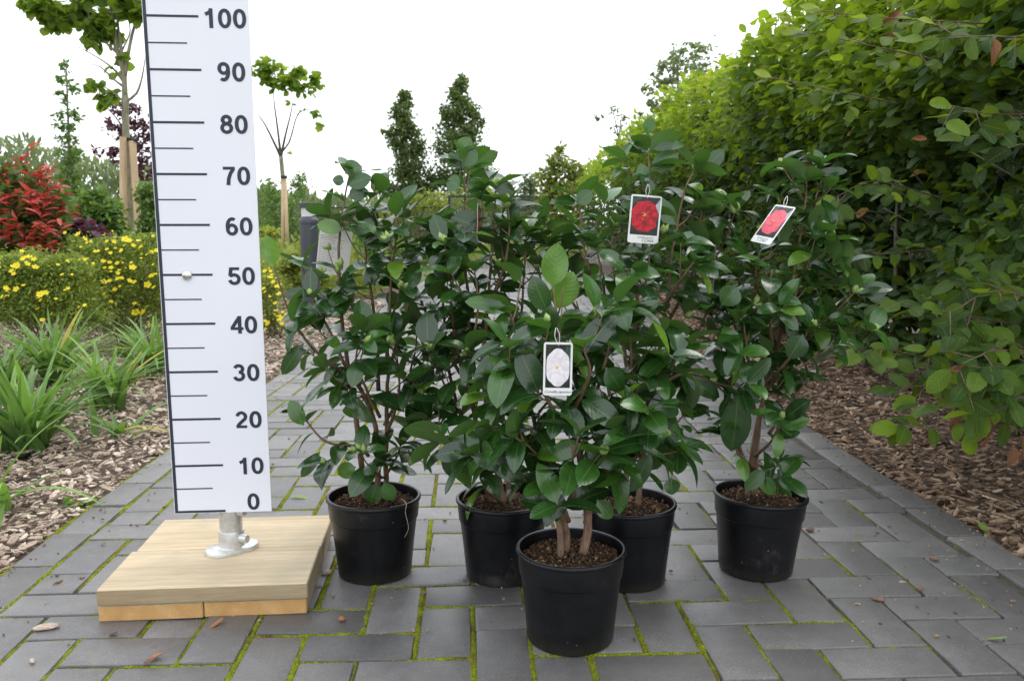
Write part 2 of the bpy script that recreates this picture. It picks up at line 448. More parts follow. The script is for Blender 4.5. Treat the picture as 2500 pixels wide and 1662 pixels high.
def paver_mat():
    m, nt, b, out = new_mat('concrete paver')
    geo = N(nt, 'ShaderNodeNewGeometry'); at = N(nt, 'ShaderNodeAttribute', attribute_name='var')
    n1 = N(nt, 'ShaderNodeTexNoise', inp={'Scale': 3.0, 'Detail': 6, 'Roughness': 0.6})
    n2 = N(nt, 'ShaderNodeTexNoise', inp={'Scale': 420.0, 'Detail': 3, 'Roughness': 0.7})
    n3 = N(nt, 'ShaderNodeTexVoronoi', inp={'Scale': 160.0})
    n4 = N(nt, 'ShaderNodeTexNoise', inp={'Scale': 26.0, 'Detail': 6, 'Roughness': 0.7})
    for n in (n1, n2, n3, n4): nt.links.new(geo.outputs['Position'], n.inputs['Vector'])
    c = ramp(nt, at.outputs['Fac'], [(0.0, (0.104, 0.100, 0.099)), (0.5, (0.140, 0.135, 0.134)), (1.0, (0.180, 0.174, 0.172))])
    c = mixc(nt, 1.0, c, ramp(nt, n1.outputs[0], [(0.3, (0.84, 0.86, 0.86)), (0.7, (1.14, 1.12, 1.12))]), 'MULTIPLY')
    c = mixc(nt, 1.0, c, ramp(nt, n2.outputs[0], [(0.25, (0.5, 0.5, 0.5)), (0.75, (1.5, 1.5, 1.5))]), 'MULTIPLY')
    c = mixc(nt, 1.0, c, ramp(nt, n4.outputs[0], [(0.3, (0.84, 0.83, 0.80)), (0.7, (1.12, 1.12, 1.13))]), 'MULTIPLY')
    grain = math_n(nt, 'LESS_THAN', n3.outputs['Distance'], 0.13)
    pick = math_n(nt, 'GREATER_THAN', N_sep(nt, n3.outputs['Color']), 0.86)
    c = mixc(nt, math_n(nt, 'MULTIPLY', grain, pick), c, (0.42, 0.42, 0.40))
    n5 = N(nt, 'ShaderNodeTexNoise', inp={'Scale': 7.0, 'Detail': 8, 'Roughness': 0.75}); nt.links.new(geo.outputs['Position'], n5.inputs['Vector'])
    c = mixc(nt, ramp(nt, n5.outputs[0], [(0.56, (0, 0, 0)), (0.70, (0.45, 0.45, 0.45))]), c, (0.19, 0.17, 0.14))
    nt.links.new(c, b.inputs['Base Color'])
    b.inputs['Roughness'].default_value = 0.42
    b.inputs['Specular IOR Level'].default_value = 0.62
    bp = N(nt, 'ShaderNodeBump', inp={'Strength': 0.5, 'Distance': 0.0012})
    nt.links.new(math_n(nt, 'ADD', n2.outputs[0], math_n(nt, 'MULTIPLY', n4.outputs[0], 1.5)), bp.inputs['Height']); nt.links.new(bp.outputs[0], b.inputs['Normal'])
    return m
def N_sep(nt, colour):
    s = nt.nodes.new('ShaderNodeSeparateColor'); nt.links.new(colour, s.inputs[0]); return s.outputs[0]
M['paver'] = paver_mat()
def moss_mat():
    m, nt, b, out = new_mat('moss')
    geo = N(nt, 'ShaderNodeNewGeometry'); at = N(nt, 'ShaderNodeAttribute', attribute_name='var')
    n1 = N(nt, 'ShaderNodeTexNoise', inp={'Scale': 16.0, 'Detail': 8, 'Roughness': 0.7}); n2 = N(nt, 'ShaderNodeTexNoise', inp={'Scale': 380.0, 'Detail': 3})
    for n in (n1, n2): nt.links.new(geo.outputs['Position'], n.inputs['Vector'])
    c = ramp(nt, n1.outputs[0], [(0.34, (0.12, 0.085, 0.03)), (0.47, (0.17, 0.19, 0.018)), (0.72, (0.28, 0.35, 0.02))])
    c = mixc(nt, 1.0, c, ramp(nt, n2.outputs[0], [(0.32, (0.3, 0.3, 0.28)), (0.68, (1.35, 1.35, 1.2))]), 'MULTIPLY')
    c = mixc(nt, ramp(nt, at.outputs['Fac'], [(0.12, (1, 1, 1)), (0.42, (0, 0, 0))]), c, (0.085, 0.078, 0.06))
    nt.links.new(c, b.inputs['Base Color']); b.inputs['Roughness'].default_value = 0.95; b.inputs['Specular IOR Level'].default_value = 0.1
    bp = N(nt, 'ShaderNodeBump', inp={'Strength': 1.0, 'Distance': 0.002}); nt.links.new(n2.outputs[0], bp.inputs['Height']); nt.links.new(bp.outputs[0], b.inputs['Normal'])
    return m
M['moss'] = moss_mat()
M['joint'] = simple('joint sand', (0.075, 0.070, 0.055), 0.95, noise_amt=0.5, scale=60, bump=0.5)
def chip_mat(name, a, b_):
    m, nt, b, out = new_mat(name)
    at = N(nt, 'ShaderNodeAttribute', attribute_name='var'); tc = N(nt, 'ShaderNodeTexCoord')
    nz = N(nt, 'ShaderNodeTexNoise', inp={'Scale': 150.0, 'Detail': 5}); nt.links.new(tc.outputs['Object'], nz.inputs['Vector'])
    c = ramp(nt, at.outputs['Fac'], [(0.0, a[0]), (0.5, a[1]), (1.0, a[2])])
    c = mixc(nt, 1.0, c, ramp(nt, nz.outputs[0], [(0.3, (0.6, 0.6, 0.6)), (0.7, (1.25, 1.22, 1.2))]), 'MULTIPLY')
    nt.links.new(c, b.inputs['Base Color']); b.inputs['Roughness'].default_value = 0.85
    bp = N(nt, 'ShaderNodeBump', inp={'Strength': 0.6, 'Distance': 0.001}); nt.links.new(nz.outputs[0], bp.inputs['Height']); nt.links.new(bp.outputs[0], b.inputs['Normal'])
    return m
M['chip_pale'] = chip_mat('weathered wood chips', ((0.15, 0.10, 0.07), (0.44, 0.35, 0.27), (0.72, 0.62, 0.52)), None)
M['chip_dark'] = chip_mat('shade-dark wood chips', ((0.06, 0.034, 0.02), (0.21, 0.135, 0.085), (0.46, 0.34, 0.24)), None)  # shade beneath the hedge put into the chips as darker brown
M['soil_bed'] = simple('brown earth', (0.11, 0.08, 0.06), 0.95, noise_amt=0.5, scale=40, bump=0.8)
M['soil'] = chip_mat('potting soil', ((0.035, 0.018, 0.01), (0.10, 0.05, 0.025), (0.42, 0.27, 0.13)), None)
M['meadow'] = simple('rough grass ground', (0.10, 0.13, 0.035), 0.95, noise_amt=0.5, scale=3)

def pot_mat():
    m, nt, b, out = new_mat('black plastic')
    tc = N(nt, 'ShaderNodeTexCoord')
    n1 = N(nt, 'ShaderNodeTexNoise', inp={'Scale': 9.0, 'Detail': 8, 'Roughness': 0.7}); n2 = N(nt, 'ShaderNodeTexVoronoi', inp={'Scale': 60.0})
    n3 = N(nt, 'ShaderNodeTexNoise', inp={'Scale': 300.0, 'Detail': 2})
    for n in (n1, n2, n3): nt.links.new(tc.outputs['Object'], n.inputs['Vector'])
    c = ramp(nt, n1.outputs[0], [(0.42, (0.004, 0.0043, 0.0055)), (0.58, (0.008, 0.008, 0.0095)), (0.72, (0.05, 0.046, 0.042))])
    sp = math_n(nt, 'MULTIPLY', math_n(nt, 'LESS_THAN', n2.outputs['Distance'], 0.10), math_n(nt, 'GREATER_THAN', N_sep(nt, n2.outputs['Color']), 0.88))
    c = mixc(nt, sp, c, (0.12, 0.11, 0.09))
    sepz = N(nt, 'ShaderNodeSeparateXYZ'); nt.links.new(tc.outputs['Object'], sepz.inputs[0])
    geo = N(nt, 'ShaderNodeNewGeometry'); sz = N(nt, 'ShaderNodeSeparateXYZ'); nt.links.new(geo.outputs['Position'], sz.inputs[0])
    low = ramp(nt, math_n(nt, 'ADD', sz.outputs[2], math_n(nt, 'MULTIPLY', n1.outputs[0], 0.03)), [(0.015, (0.6, 0.6, 0.6)), (0.045, (0, 0, 0))])
    c = mixc(nt, low, c, (0.030, 0.027, 0.02))
    nt.links.new(c, b.inputs['Base Color'])
    nt.links.new(ramp(nt, n1.outputs[0], [(0.3, (0.27, 0.27, 0.27)), (0.7, (0.42, 0.42, 0.42))]), b.inputs['Roughness'])
    b.inputs['Specular IOR Level'].default_value = 0.32
    bp = N(nt, 'ShaderNodeBump', inp={'Strength': 0.12, 'Distance': 0.001}); nt.links.new(n3.outputs[0], bp.inputs['Height']); nt.links.new(bp.outputs[0], b.inputs['Normal'])
    return m
M['pot'] = pot_mat()

def wood_mat(name, axis, a, b_, end=False):
    m, nt, b, out = new_mat(name)
    tc = N(nt, 'ShaderNodeTexCoord'); mp = N(nt, 'ShaderNodeMapping')
    sc = [7.0, 7.0, 7.0]
    if not end: sc[axis] = 0.45
    else: sc = [10, 10, 10]
    mp.inputs['Scale'].default_value = sc
    nt.links.new(tc.outputs['Object'], mp.inputs[0])
    nz = N(nt, 'ShaderNodeTexNoise', inp={'Scale': 4.0 if not end else 2.0, 'Detail': 7, 'Roughness': 0.6, 'Distortion': 0.6})
    nt.links.new(mp.outputs[0], nz.inputs['Vector'])
    wv = N(nt, 'ShaderNodeTexWave', inp={'Scale': 1.6 if not end else 2.2, 'Distortion': 5.0 if not end else 3.0, 'Detail': 3})
    wv.wave_type = 'RINGS' if end else 'BANDS'
    if not end: wv.bands_direction = 'XYZ'[1 - axis]
    nt.links.new(mp.outputs[0], wv.inputs['Vector'])
    f = math_n(nt, 'ADD', math_n(nt, 'MULTIPLY', nz.outputs[0], 0.9), math_n(nt, 'MULTIPLY', wv.outputs['Fac'], 0.10))
    c = ramp(nt, f, [(0.25, a), (0.75, b_)])
    fine = N(nt, 'ShaderNodeTexNoise', inp={'Scale': 45.0, 'Detail': 6, 'Roughness': 0.7}); nt.links.new(mp.outputs[0], fine.inputs['Vector'])
    c = mixc(nt, 1.0, c, ramp(nt, fine.outputs[0], [(0.3, (0.82, 0.80, 0.76)), (0.7, (1.10, 1.10, 1.10))]), 'MULTIPLY')
    blot = N(nt, 'ShaderNodeTexNoise', inp={'Scale': 9.0, 'Detail': 5}); nt.links.new(tc.outputs['Object'], blot.inputs['Vector'])
    c = mixc(nt, ramp(nt, blot.outputs[0], [(0.52, (0, 0, 0)), (0.72, (0.4, 0.4, 0.4))]), c, (0.36, 0.32, 0.22))
    kn = N(nt, 'ShaderNodeTexVoronoi', inp={'Scale': 7.0}); nt.links.new(tc.outputs['Object'], kn.inputs['Vector'])
    kk = ramp(nt, kn.outputs['Distance'], [(0.05, (1, 1, 1)), (0.12, (0, 0, 0))])
    c = mixc(nt, math_n(nt, 'MULTIPLY', N_sep(nt, kk), 0.7), c, (0.20, 0.12, 0.06))
    nt.links.new(c, b.inputs['Base Color']); b.inputs['Roughness'].default_value = 0.7
    bp = N(nt, 'ShaderNodeBump', inp={'Strength': 0.25, 'Distance': 0.001}); nt.links.new(f, bp.inputs['Height']); nt.links.new(bp.outputs[0], b.inputs['Normal'])
    return m
M['plank_x'] = wood_mat('pale sawn plank', 0, (0.42, 0.33, 0.205), (0.66, 0.54, 0.37))
M['plank_y'] = wood_mat('sawn plank', 1, (0.26, 0.21, 0.13), (0.46, 0.37, 0.24))
M['plank_front'] = wood_mat('weathered plank edge', 0, (0.24, 0.18, 0.10), (0.46, 0.36, 0.22))
M['plank_end'] = wood_mat('orange end grain', 0, (0.44, 0.24, 0.08), (0.68, 0.42, 0.17), end=True)
M['stake'] = wood_mat('stake wood', 2, (0.42, 0.30, 0.17), (0.66, 0.50, 0.32))
M['panel'] = simple('white plastic panel', (0.79, 0.80, 0.86), 0.35, noise_amt=0.015, scale=5)
M['navy'] = simple('dark blue print', (0.020, 0.028, 0.045), 0.5, noise_amt=0.05)
M['panel_edge'] = simple('panel edge', (0.55, 0.62, 0.64), 0.4, noise_amt=0.05)
M['galv'] = simple('galvanised steel', (0.62, 0.62, 0.60), 0.38, metal=0.75, noise_amt=0.15, scale=70, bump=0.25)
M['chrome'] = simple('bolt metal', (0.7, 0.7, 0.68), 0.22, metal=0.95, noise_amt=0.1, scale=200, bump=0.5)
M['bollard'] = simple('anthracite paint', (0.055, 0.06, 0.07), 0.45, noise_amt=0.1)
M['lens'] = simple('frosted glass', (0.62, 0.62, 0.64), 0.3, noise_amt=0.08)
M['fence'] = simple('dark green paint', (0.012, 0.035, 0.025), 0.4, noise_amt=0.1)
M['band'] = simple('black rubber strap', (0.015, 0.015, 0.016), 0.6)
M['card'] = simple('white card', (0.80, 0.80, 0.79), 0.35, noise_amt=0.02)
M['card_back'] = simple('translucent card', (0.86, 0.82, 0.80), 0.5, noise_amt=0.04)
M['ink'] = simple('black ink', (0.03, 0.03, 0.035), 0.5)
M['ink_brown'] = simple('brown ink', (0.20, 0.14, 0.12), 0.5)
M['string'] = simple('white string', (0.7, 0.7, 0.68), 0.6)
M['photo_dark'] = simple('dark print', (0.018, 0.022, 0.02), 0.3, noise_amt=0.6, scale=60)
M['photo_green'] = simple('green print', (0.03, 0.09, 0.06), 0.3, noise_amt=0.5, scale=90)
M['photo_grey'] = simple('grey print', (0.42, 0.42, 0.46), 0.3, noise_amt=0.2, scale=90)
def petals_print(name, a, b_):
    m, nt, b, out = new_mat(name)
    tc = N(nt, 'ShaderNodeTexCoord'); n = N(nt, 'ShaderNodeTexNoise', inp={'Scale': 75.0, 'Detail': 3, 'Distortion': 1.5}); nt.links.new(tc.outputs['Object'], n.inputs['Vector'])
    nt.links.new(ramp(nt, n.outputs[0], [(0.35, a), (0.6, b_)]), b.inputs['Base Color']); b.inputs['Roughness'].default_value = 0.3
    return m
M['print_red'] = petals_print('red flower print', (0.22, 0.002, 0.012), (0.62, 0.008, 0.025))
M['print_red2'] = petals_print('sky-sheen red flower print', (0.62, 0.05, 0.09), (0.80, 0.13, 0.17))  # sky reflection on the tilted label put into a paler red
M['print_pink'] = petals_print('pale pink flower print', (0.70, 0.64, 0.68), (0.85, 0.81, 0.84))
M['print_yellow'] = simple('yellow print', (0.75, 0.52, 0.08), 0.4)

# ------------------------------------------------------------------ ground, path, moss, chips
S_, YAW, OX, OY = 0.1046, 0.052, -0.1732, 1.4536
cY, sY = math.cos(YAW), math.sin(YAW)
def bend(w):
    w = np.asarray(w, float)
    return np.where(w < 8, 0, np.where(w < 24, 0.0017 * (w - 8) ** 2, 0.435 + 0.0544 * (w - 24)))
def g2w(u, w, z=0.0):
    u = np.asarray(u, float) + bend(w); w = np.asarray(w, float)
    return np.stack([OX + S_ * (cY * u - sY * w), OY + S_ * (sY * u + cY * w), np.zeros_like(u) + z], -1)

def sheet(name, x0, x1, y0, y1, z, mat, label=None, n=1, kind='structure'):
    V = []; F = []
    for j in range(n + 1):
        for i in range(n + 1):
            V.append((x0 + (x1 - x0) * i / n, y0 + (y1 - y0) * j / n, z))
    for j in range(n):
        for i in range(n):
            a = j * (n + 1) + i
            F.append((a, a + 1, a + n + 2, a + n + 1))
    o = mesh_obj(name, np.array(V), F, mat, smooth=False)
    o['kind'] = kind
    return o
sheet('ground', -400, 400, -60, 800, -0.034, M['meadow'])
sheet('planting_bed', -9, -0.9, -2, 10.5, -0.022, M['soil_bed'])
sheet('planting_bed', 0.9, 4.2, -2, 26, -0.022, M['soil_bed'])

W0, W1 = -16, 150
def path():
    g = rng(3)
    blocks = []
    UL, UR = -8.0, 12.22
    for k in range(-200, 200):
        for b in range(-80, 80):
            u0, w0 = k + 2 * b, -k + 2 * b
            for (a, c, e, f) in ((u0, w0, u0 + 1, w0 + 2), (u0, w0 + 2, u0 + 2, w0 + 3)):
                if f < W0 or c > W1: continue
                a2, e2 = max(a, UL), min(e, UR)
                if e2 - a2 < 0.25: continue
                blocks.append((a2, c, e2, f))
    w = W0
    while w < W1:
        blocks.append((UL - 0.97, w + 0.4 + 0.05 , UL, w + 2.4 + 0.05)); blocks.append((UR, w + 1.25, UR + 1.0, w + 3.25)); w += 2
    V = []; F = []; va = []
    for (a, c, e, f) in blocks:
        jn = 0.040 if (a + e) / 2 < 3 else max(0.027, 0.040 - 0.003 * ((a + e) / 2 - 3)); bv = 0.028
        near = c < 40
        dz = g.normal(0, 0.0011); tx, ty = g.normal(0, 0.0045, 2)
        ju, jw = g.normal(0, 0.012, 2); rot = g.normal(0, 0.006)
        if a < UL or e > UR: tx *= 0.5
        cu, cw = (a + e) / 2, (c + f) / 2
        hu, hw = (e - a) / 2 - jn, (f - c) / 2 - jn * 0.85
        lv = g.uniform(0, 1)
        base = len(V)
        rings = ((hu, hw, -0.025), (hu, hw, -0.0032), (hu - bv * 0.45, hw - bv * 0.45, -0.0008), (hu - bv, hw - bv, 0.0))
        cr = 0.03
        for (x, y, z) in rings:
            for sx, sy in ((1, 1), (-1, 1), (-1, -1), (1, -1)):
                pr = [(sx * x, sy * (y - cr)), (sx * (x - cr), sy * y)]
                if sx * sy < 0: pr = pr[::-1]
                for (q, r) in pr:
                    uu = cu + q + ju - r * rot; ww = cw + r + jw + q * rot
                    V.append((uu, ww, z + dz + (q * tx + r * ty) * S_ * 2))
                    va.append(lv)
        for l in range(3):
            for i in range(8):
                j = (i + 1) % 8
                F.append((base + l * 8 + i, base + l * 8 + j, base + (l + 1) * 8 + j, base + (l + 1) * 8 + i))
        F.append(tuple(base + 24 + i for i in range(8)))
    V = np.array(V)
    Wd = g2w(V[:, 0], V[:, 1]); Wd[:, 2] = V[:, 2]
    o = mesh_obj('path', Wd, F, M['paver'], var=va)
    autosmooth(o, 30)
    o['kind'] = 'structure'
    # sand under the joints
    ws = np.linspace(W0, W1, 60)
    L = g2w(np.full(60, UL - 0.93), ws, -0.0095); R = g2w(np.full(60, UR + 0.96), ws, -0.0095)
    V = np.vstack([L, R]); F = [(i, i + 60, i + 61, i + 1) for i in range(59)]
    b = mesh_obj('path_bed', V, F, M['joint'], smooth=False); b['kind'] = 'structure'
    return blocks
blocks = path()

def moss(blocks):
    g = rng(9)
    V = []; F = []; va = []
    def n2(x, y, s, o=0): return mnoise.noise(Vector((x * s, y * s, o)))
    def strip(u0, w0, u1, w1, base_w, bias):
        wmid = (w0 + w1) / 2
        if wmid > 60: return
        seg = max(4, int(math.hypot(u1 - u0, w1 - w0) / (0.035 if wmid < 10 else 0.07 if wmid < 25 else 0.2)))
        A = g2w(u0, w0); B = g2w(u1, w1)
        T = B - A; L = np.linalg.norm(T); T /= L; Nn = np.array([-T[1], T[0], 0])
        prof = (-1, -0.5, 0, 0.5, 1) if wmid < 25 else (-1, 0, 1)
        hz = (0, 0.75, 1, 0.75, 0) if wmid < 25 else (0, 1, 0)
        base = len(V); k = len(prof)
        for i in range(seg + 1):
            c = A + T * L * i / seg
            m = n2(c[0], c[1], 7.0, 3.3) * 0.9 + n2(c[0], c[1], 28.0, 1.1) * 0.45 + bias
            m = max(0.0, min(1.0, m))
            wd = base_w * (0.5 + 0.85 * m) * (1 + 0.45 * n2(c[0], c[1], 90, 7.7))
            top = -0.0105 + 0.0045 + 0.0075 * m ** 0.7 + 0.0016 * n2(c[0], c[1], 150, 5)
            off = 0.0012 * n2(c[0], c[1], 60, 2)
            for q, h in zip(prof, hz):
                jz = 0.0014 * n2(c[0] + q, c[1], 300, q * 9)
                pnt = c + Nn * (q * wd + off + g.normal(0, 0.0005))
                V.append((pnt[0], pnt[1], -0.0105 + (top + 0.0105) * h + (jz if h > 0.2 else 0)))
                va.append(m)
        for i in range(seg):
            for j in range(k - 1):
                F.append((base + i * k + j, base + i * k + j + 1, base + (i + 1) * k + j + 1, base + (i + 1) * k + j))
    for (a, c, e, f) in blocks:
        if f < -3: continue
        def bs(u, w, hor):
            b_ = 0.85 if u < 2 else 0.85 - 0.085 * (u - 2)
            if u < -7.2: b_ = 0.2 if hor else 0.85
            if hor: b_ -= 0.16
            if w > 12: b_ -= 0.012 * (w - 12)
            return b_
        strip(a, c, a, f, 0.0095, bs(a, (c + f) / 2, False))
        strip(a, c, e, c, 0.0060, bs((a + e) / 2, c, True))
    for w in np.arange(-3, 30, 2.0):
        strip(12.22, w, 12.22, w + 2, 0.004, 0.05)
    o = mesh_obj('moss', np.array(V), np.array(F), M['moss'], smooth=True, var=va)
    tag(o, kind='stuff', label='yellow green moss filling the joints between the grey pavers', cat='moss')
moss(blocks)

def chips(name, label, n, sampler, mat, seed, smin, smax, zamp=0.012):
    g = rng(seed)
    xy = sampler(g, n); n = len(xy)
    L = g.lognormal(math.log(0.5 * (smin + smax)), 0.35, n).clip(smin * 0.6, smax * 1.7) * np.clip(xy[:, 1] / 3.2, 1, 2.2) ** 0.35
    W = L * g.uniform(0.22, 0.55, n); T = L * g.uniform(0.05, 0.13, n)
    shp = np.array([(-1, -.35), (-.45, -1), (.6, -.9), (1, .1), (.5, 1), (-.7, .7)])
    sx = shp[None, :, 0] * g.uniform(0.75, 1.15, (n, 6)) * L[:, None] / 2
    sy = shp[None, :, 1] * g.uniform(0.6, 1.2, (n, 6)) * W[:, None] / 2
    bendz = -(sx ** 2) * g.normal(0, 3, n)[:, None]
    top = np.stack([sx, sy, bendz + T[:, None] / 2], -1); bot = np.stack([sx * 0.96, sy * 0.96, bendz - T[:, None] / 2], -1)
    v = np.concatenate([top, bot], 1)
    az = g.uniform(0, 6.283, n); tx = g.normal(0, 0.32, n); ty = g.normal(0, 0.25, n)
    def R(v, a, i, j):
        c, s = np.cos(a)[:, None], np.sin(a)[:, None]
        q = v.copy(); q[..., i] = v[..., i] * c - v[..., j] * s; q[..., j] = v[..., i] * s + v[..., j] * c; return q
    v = R(R(R(v, tx, 1, 2), ty, 0, 2), az, 0, 1)
    z = g.uniform(-0.012, zamp, n)
    v += np.stack([xy[:, 0], xy[:, 1], z], 1)[:, None, :]
    base = np.array([(0, 1, 2, 3), (0, 3, 4, 5)] + [(i, i + 6, (i + 1) % 6 + 6, (i + 1) % 6) for i in range(6)])
    F = (base[None] + (np.arange(n) * 12)[:, None, None]).reshape(-1, 4)
    o = mesh_obj(name, v.reshape(-1, 3), F, mat, smooth=False, var=np.repeat(np.clip(g.beta(1.8, 1.8, n) + g.normal(0, .03, n), 0, 1), 12))
    tag(o, kind='stuff', label=label, cat='wood chips')
def edgeL(y): # x of left path edge at distance y
    w = (y - OY) / S_; return g2w(-9.0, w)[..., 0]
def edgeR(y):
    w = (y - OY) / S_; return g2w(13.22, w)[..., 0]
def sampL(g, n):
    y = 1.2 + 7.5 * g.random(n) ** 1.25
    x = edgeL(y) - 0.004 - (0.9 + 0.55 * y) * g.random(n) ** 1.1
    return np.stack([x, y], 1)
def sampR(g, n):
    y = 1.3 + 9.0 * g.random(n) ** 1.3
    x = edgeR(y) + 0.004 + 1.5 * g.random(n) ** 1.25
    return np.stack([x, y], 1)
chips('wood_chip_mulch', 'pale weathered wood chip mulch covering the bed left of the path', 44000, sampL, M['chip_pale'], 21, 0.018, 0.032)
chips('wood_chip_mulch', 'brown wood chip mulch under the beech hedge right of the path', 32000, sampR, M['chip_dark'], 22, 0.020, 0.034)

# ------------------------------------------------------------------ measuring stand
def text_mesh(s, size, mat, origin, ux, uz, name, parent, align='RIGHT', shear=0.0, off=0.0, wscale=1.0, cy='CENTER'):
    cu = bpy.data.curves.new('lettering', 'FONT'); cu.body = s; cu.size = size; cu.offset = off; cu.shear = shear
    cu.align_x = align; cu.align_y = cy; cu.resolution_u = 5
    to = bpy.data.objects.new('lettering', cu); col.objects.link(to)
    bpy.context.view_layer.update()
    dg = bpy.context.evaluated_depsgraph_get()
    me = bpy.data.meshes.new_from_object(to.evaluated_get(dg))
    bpy.data.objects.remove(to); bpy.data.curves.remove(cu)
    co = np.empty(len(me.vertices) * 3, np.float32); me.vertices.foreach_get('co', co); co = co.reshape(-1, 3)
    ux = np.array(ux); uz = np.array(uz)
    W = np.array(origin) + co[:, 0:1] * ux * wscale + co[:, 1:2] * uz
    me.vertices.foreach_set('co', W.astype(np.float32).ravel()); me.materials.clear(); me.materials.append(mat); me.update()
    me.name = name
    return link_mesh(name, me, parent)

def arc(cx, cy, rx, ry, a0, a1, n=18, p=2.0):
    out = []
    for i in range(n + 1):
        a = math.radians(a0 + (a1 - a0) * i / n); c, s_ = math.cos(a), math.sin(a)
        out.append((cx + rx * math.copysign(abs(c) ** (2 / p), c), cy + ry * math.copysign(abs(s_) ** (2 / p), s_)))
    return out
# centre lines of heavy sans-serif numerals in a box 0.56 wide and 0.72 high
GLYPH = {
    '0': [arc(.28, .36, .175, .295, 90, 450, 36, 2.2)],
    '1': [[(.33, 0), (.33, .72)], [(.345, .645), (.25, .56), (.12, .50)]],
    '2': [arc(.275, .49, .165, .165, 172, -38, 18) + [(.20, .20), (.10, .065)], [(.06, .065), (.49, .065)]],
    '3': [arc(.265, .515, .155, .140, 165, -90, 16), arc(.265, .225, .175, .160, 90, -168, 18)],
    '4': [[(.395, 0), (.395, .72)], [(.38, .665), (.085, .225)], [(.03, .205), (.54, .205)]],
    '5': [[(.14, .655), (.48, .655)], [(.165, .70), (.115, .36)], [(.115, .385)] + arc(.275, .235, .18, .175, 128, -168, 20)],
    '6': [arc(.285, .235, .165, .175, 90, 450, 28), arc(.30, .36, .185, .295, 58, 195, 18)],
    '7': [[(.05, .655), (.51, .655)], [(.46, .64), (.33, .45), (.255, .24), (.235, 0)]],
    '8': [arc(.28, .525, .145, .135, 90, 450, 28), arc(.28, .22, .175, .160, 90, 450, 28)],
    '9': [arc(.275, .485, .165, .175, 90, 450, 28), arc(.26, .36, .185, .295, -122, 15, 18)],
}
def numeral(txt, h, right, org, ux, uz, n, name, parent):
    sc = h / 0.72; mb = MB(); x0 = right - sc * 0.56 * len(txt); lay = 0
    for ch in txt:
        for path_ in GLYPH[ch]:
            pts = np.array(path_); T = np.gradient(pts, axis=0)
            if np.allclose(pts[0], pts[-1]): T[0] = T[-1] = (pts[1] - pts[-2])
            T = unit(T); Nn = np.stack([-T[:, 1], T[:, 0]], 1); w = 0.073
            if len(pts) == 2 and abs(T[0][0]) > 0.99: w = 0.062
            hw = w * (1 - 0.10 * np.abs(T[:, 0])); A = pts + Nn * hw[:, None]; B = pts - Nn * hw[:, None]
            V = [org + ux * (x0 + a * sc) + uz * (b * sc) + n * (0.0006 + lay * 0.00006) for a, b in np.vstack([A, B])]
            m = len(pts); mb.add(V, [(i, i + m, i + m + 1, i + 1) for i in range(m - 1)]); lay += 1
        x0 += sc * 0.56
    return mb.build(name, M['navy'], parent, smooth=False)

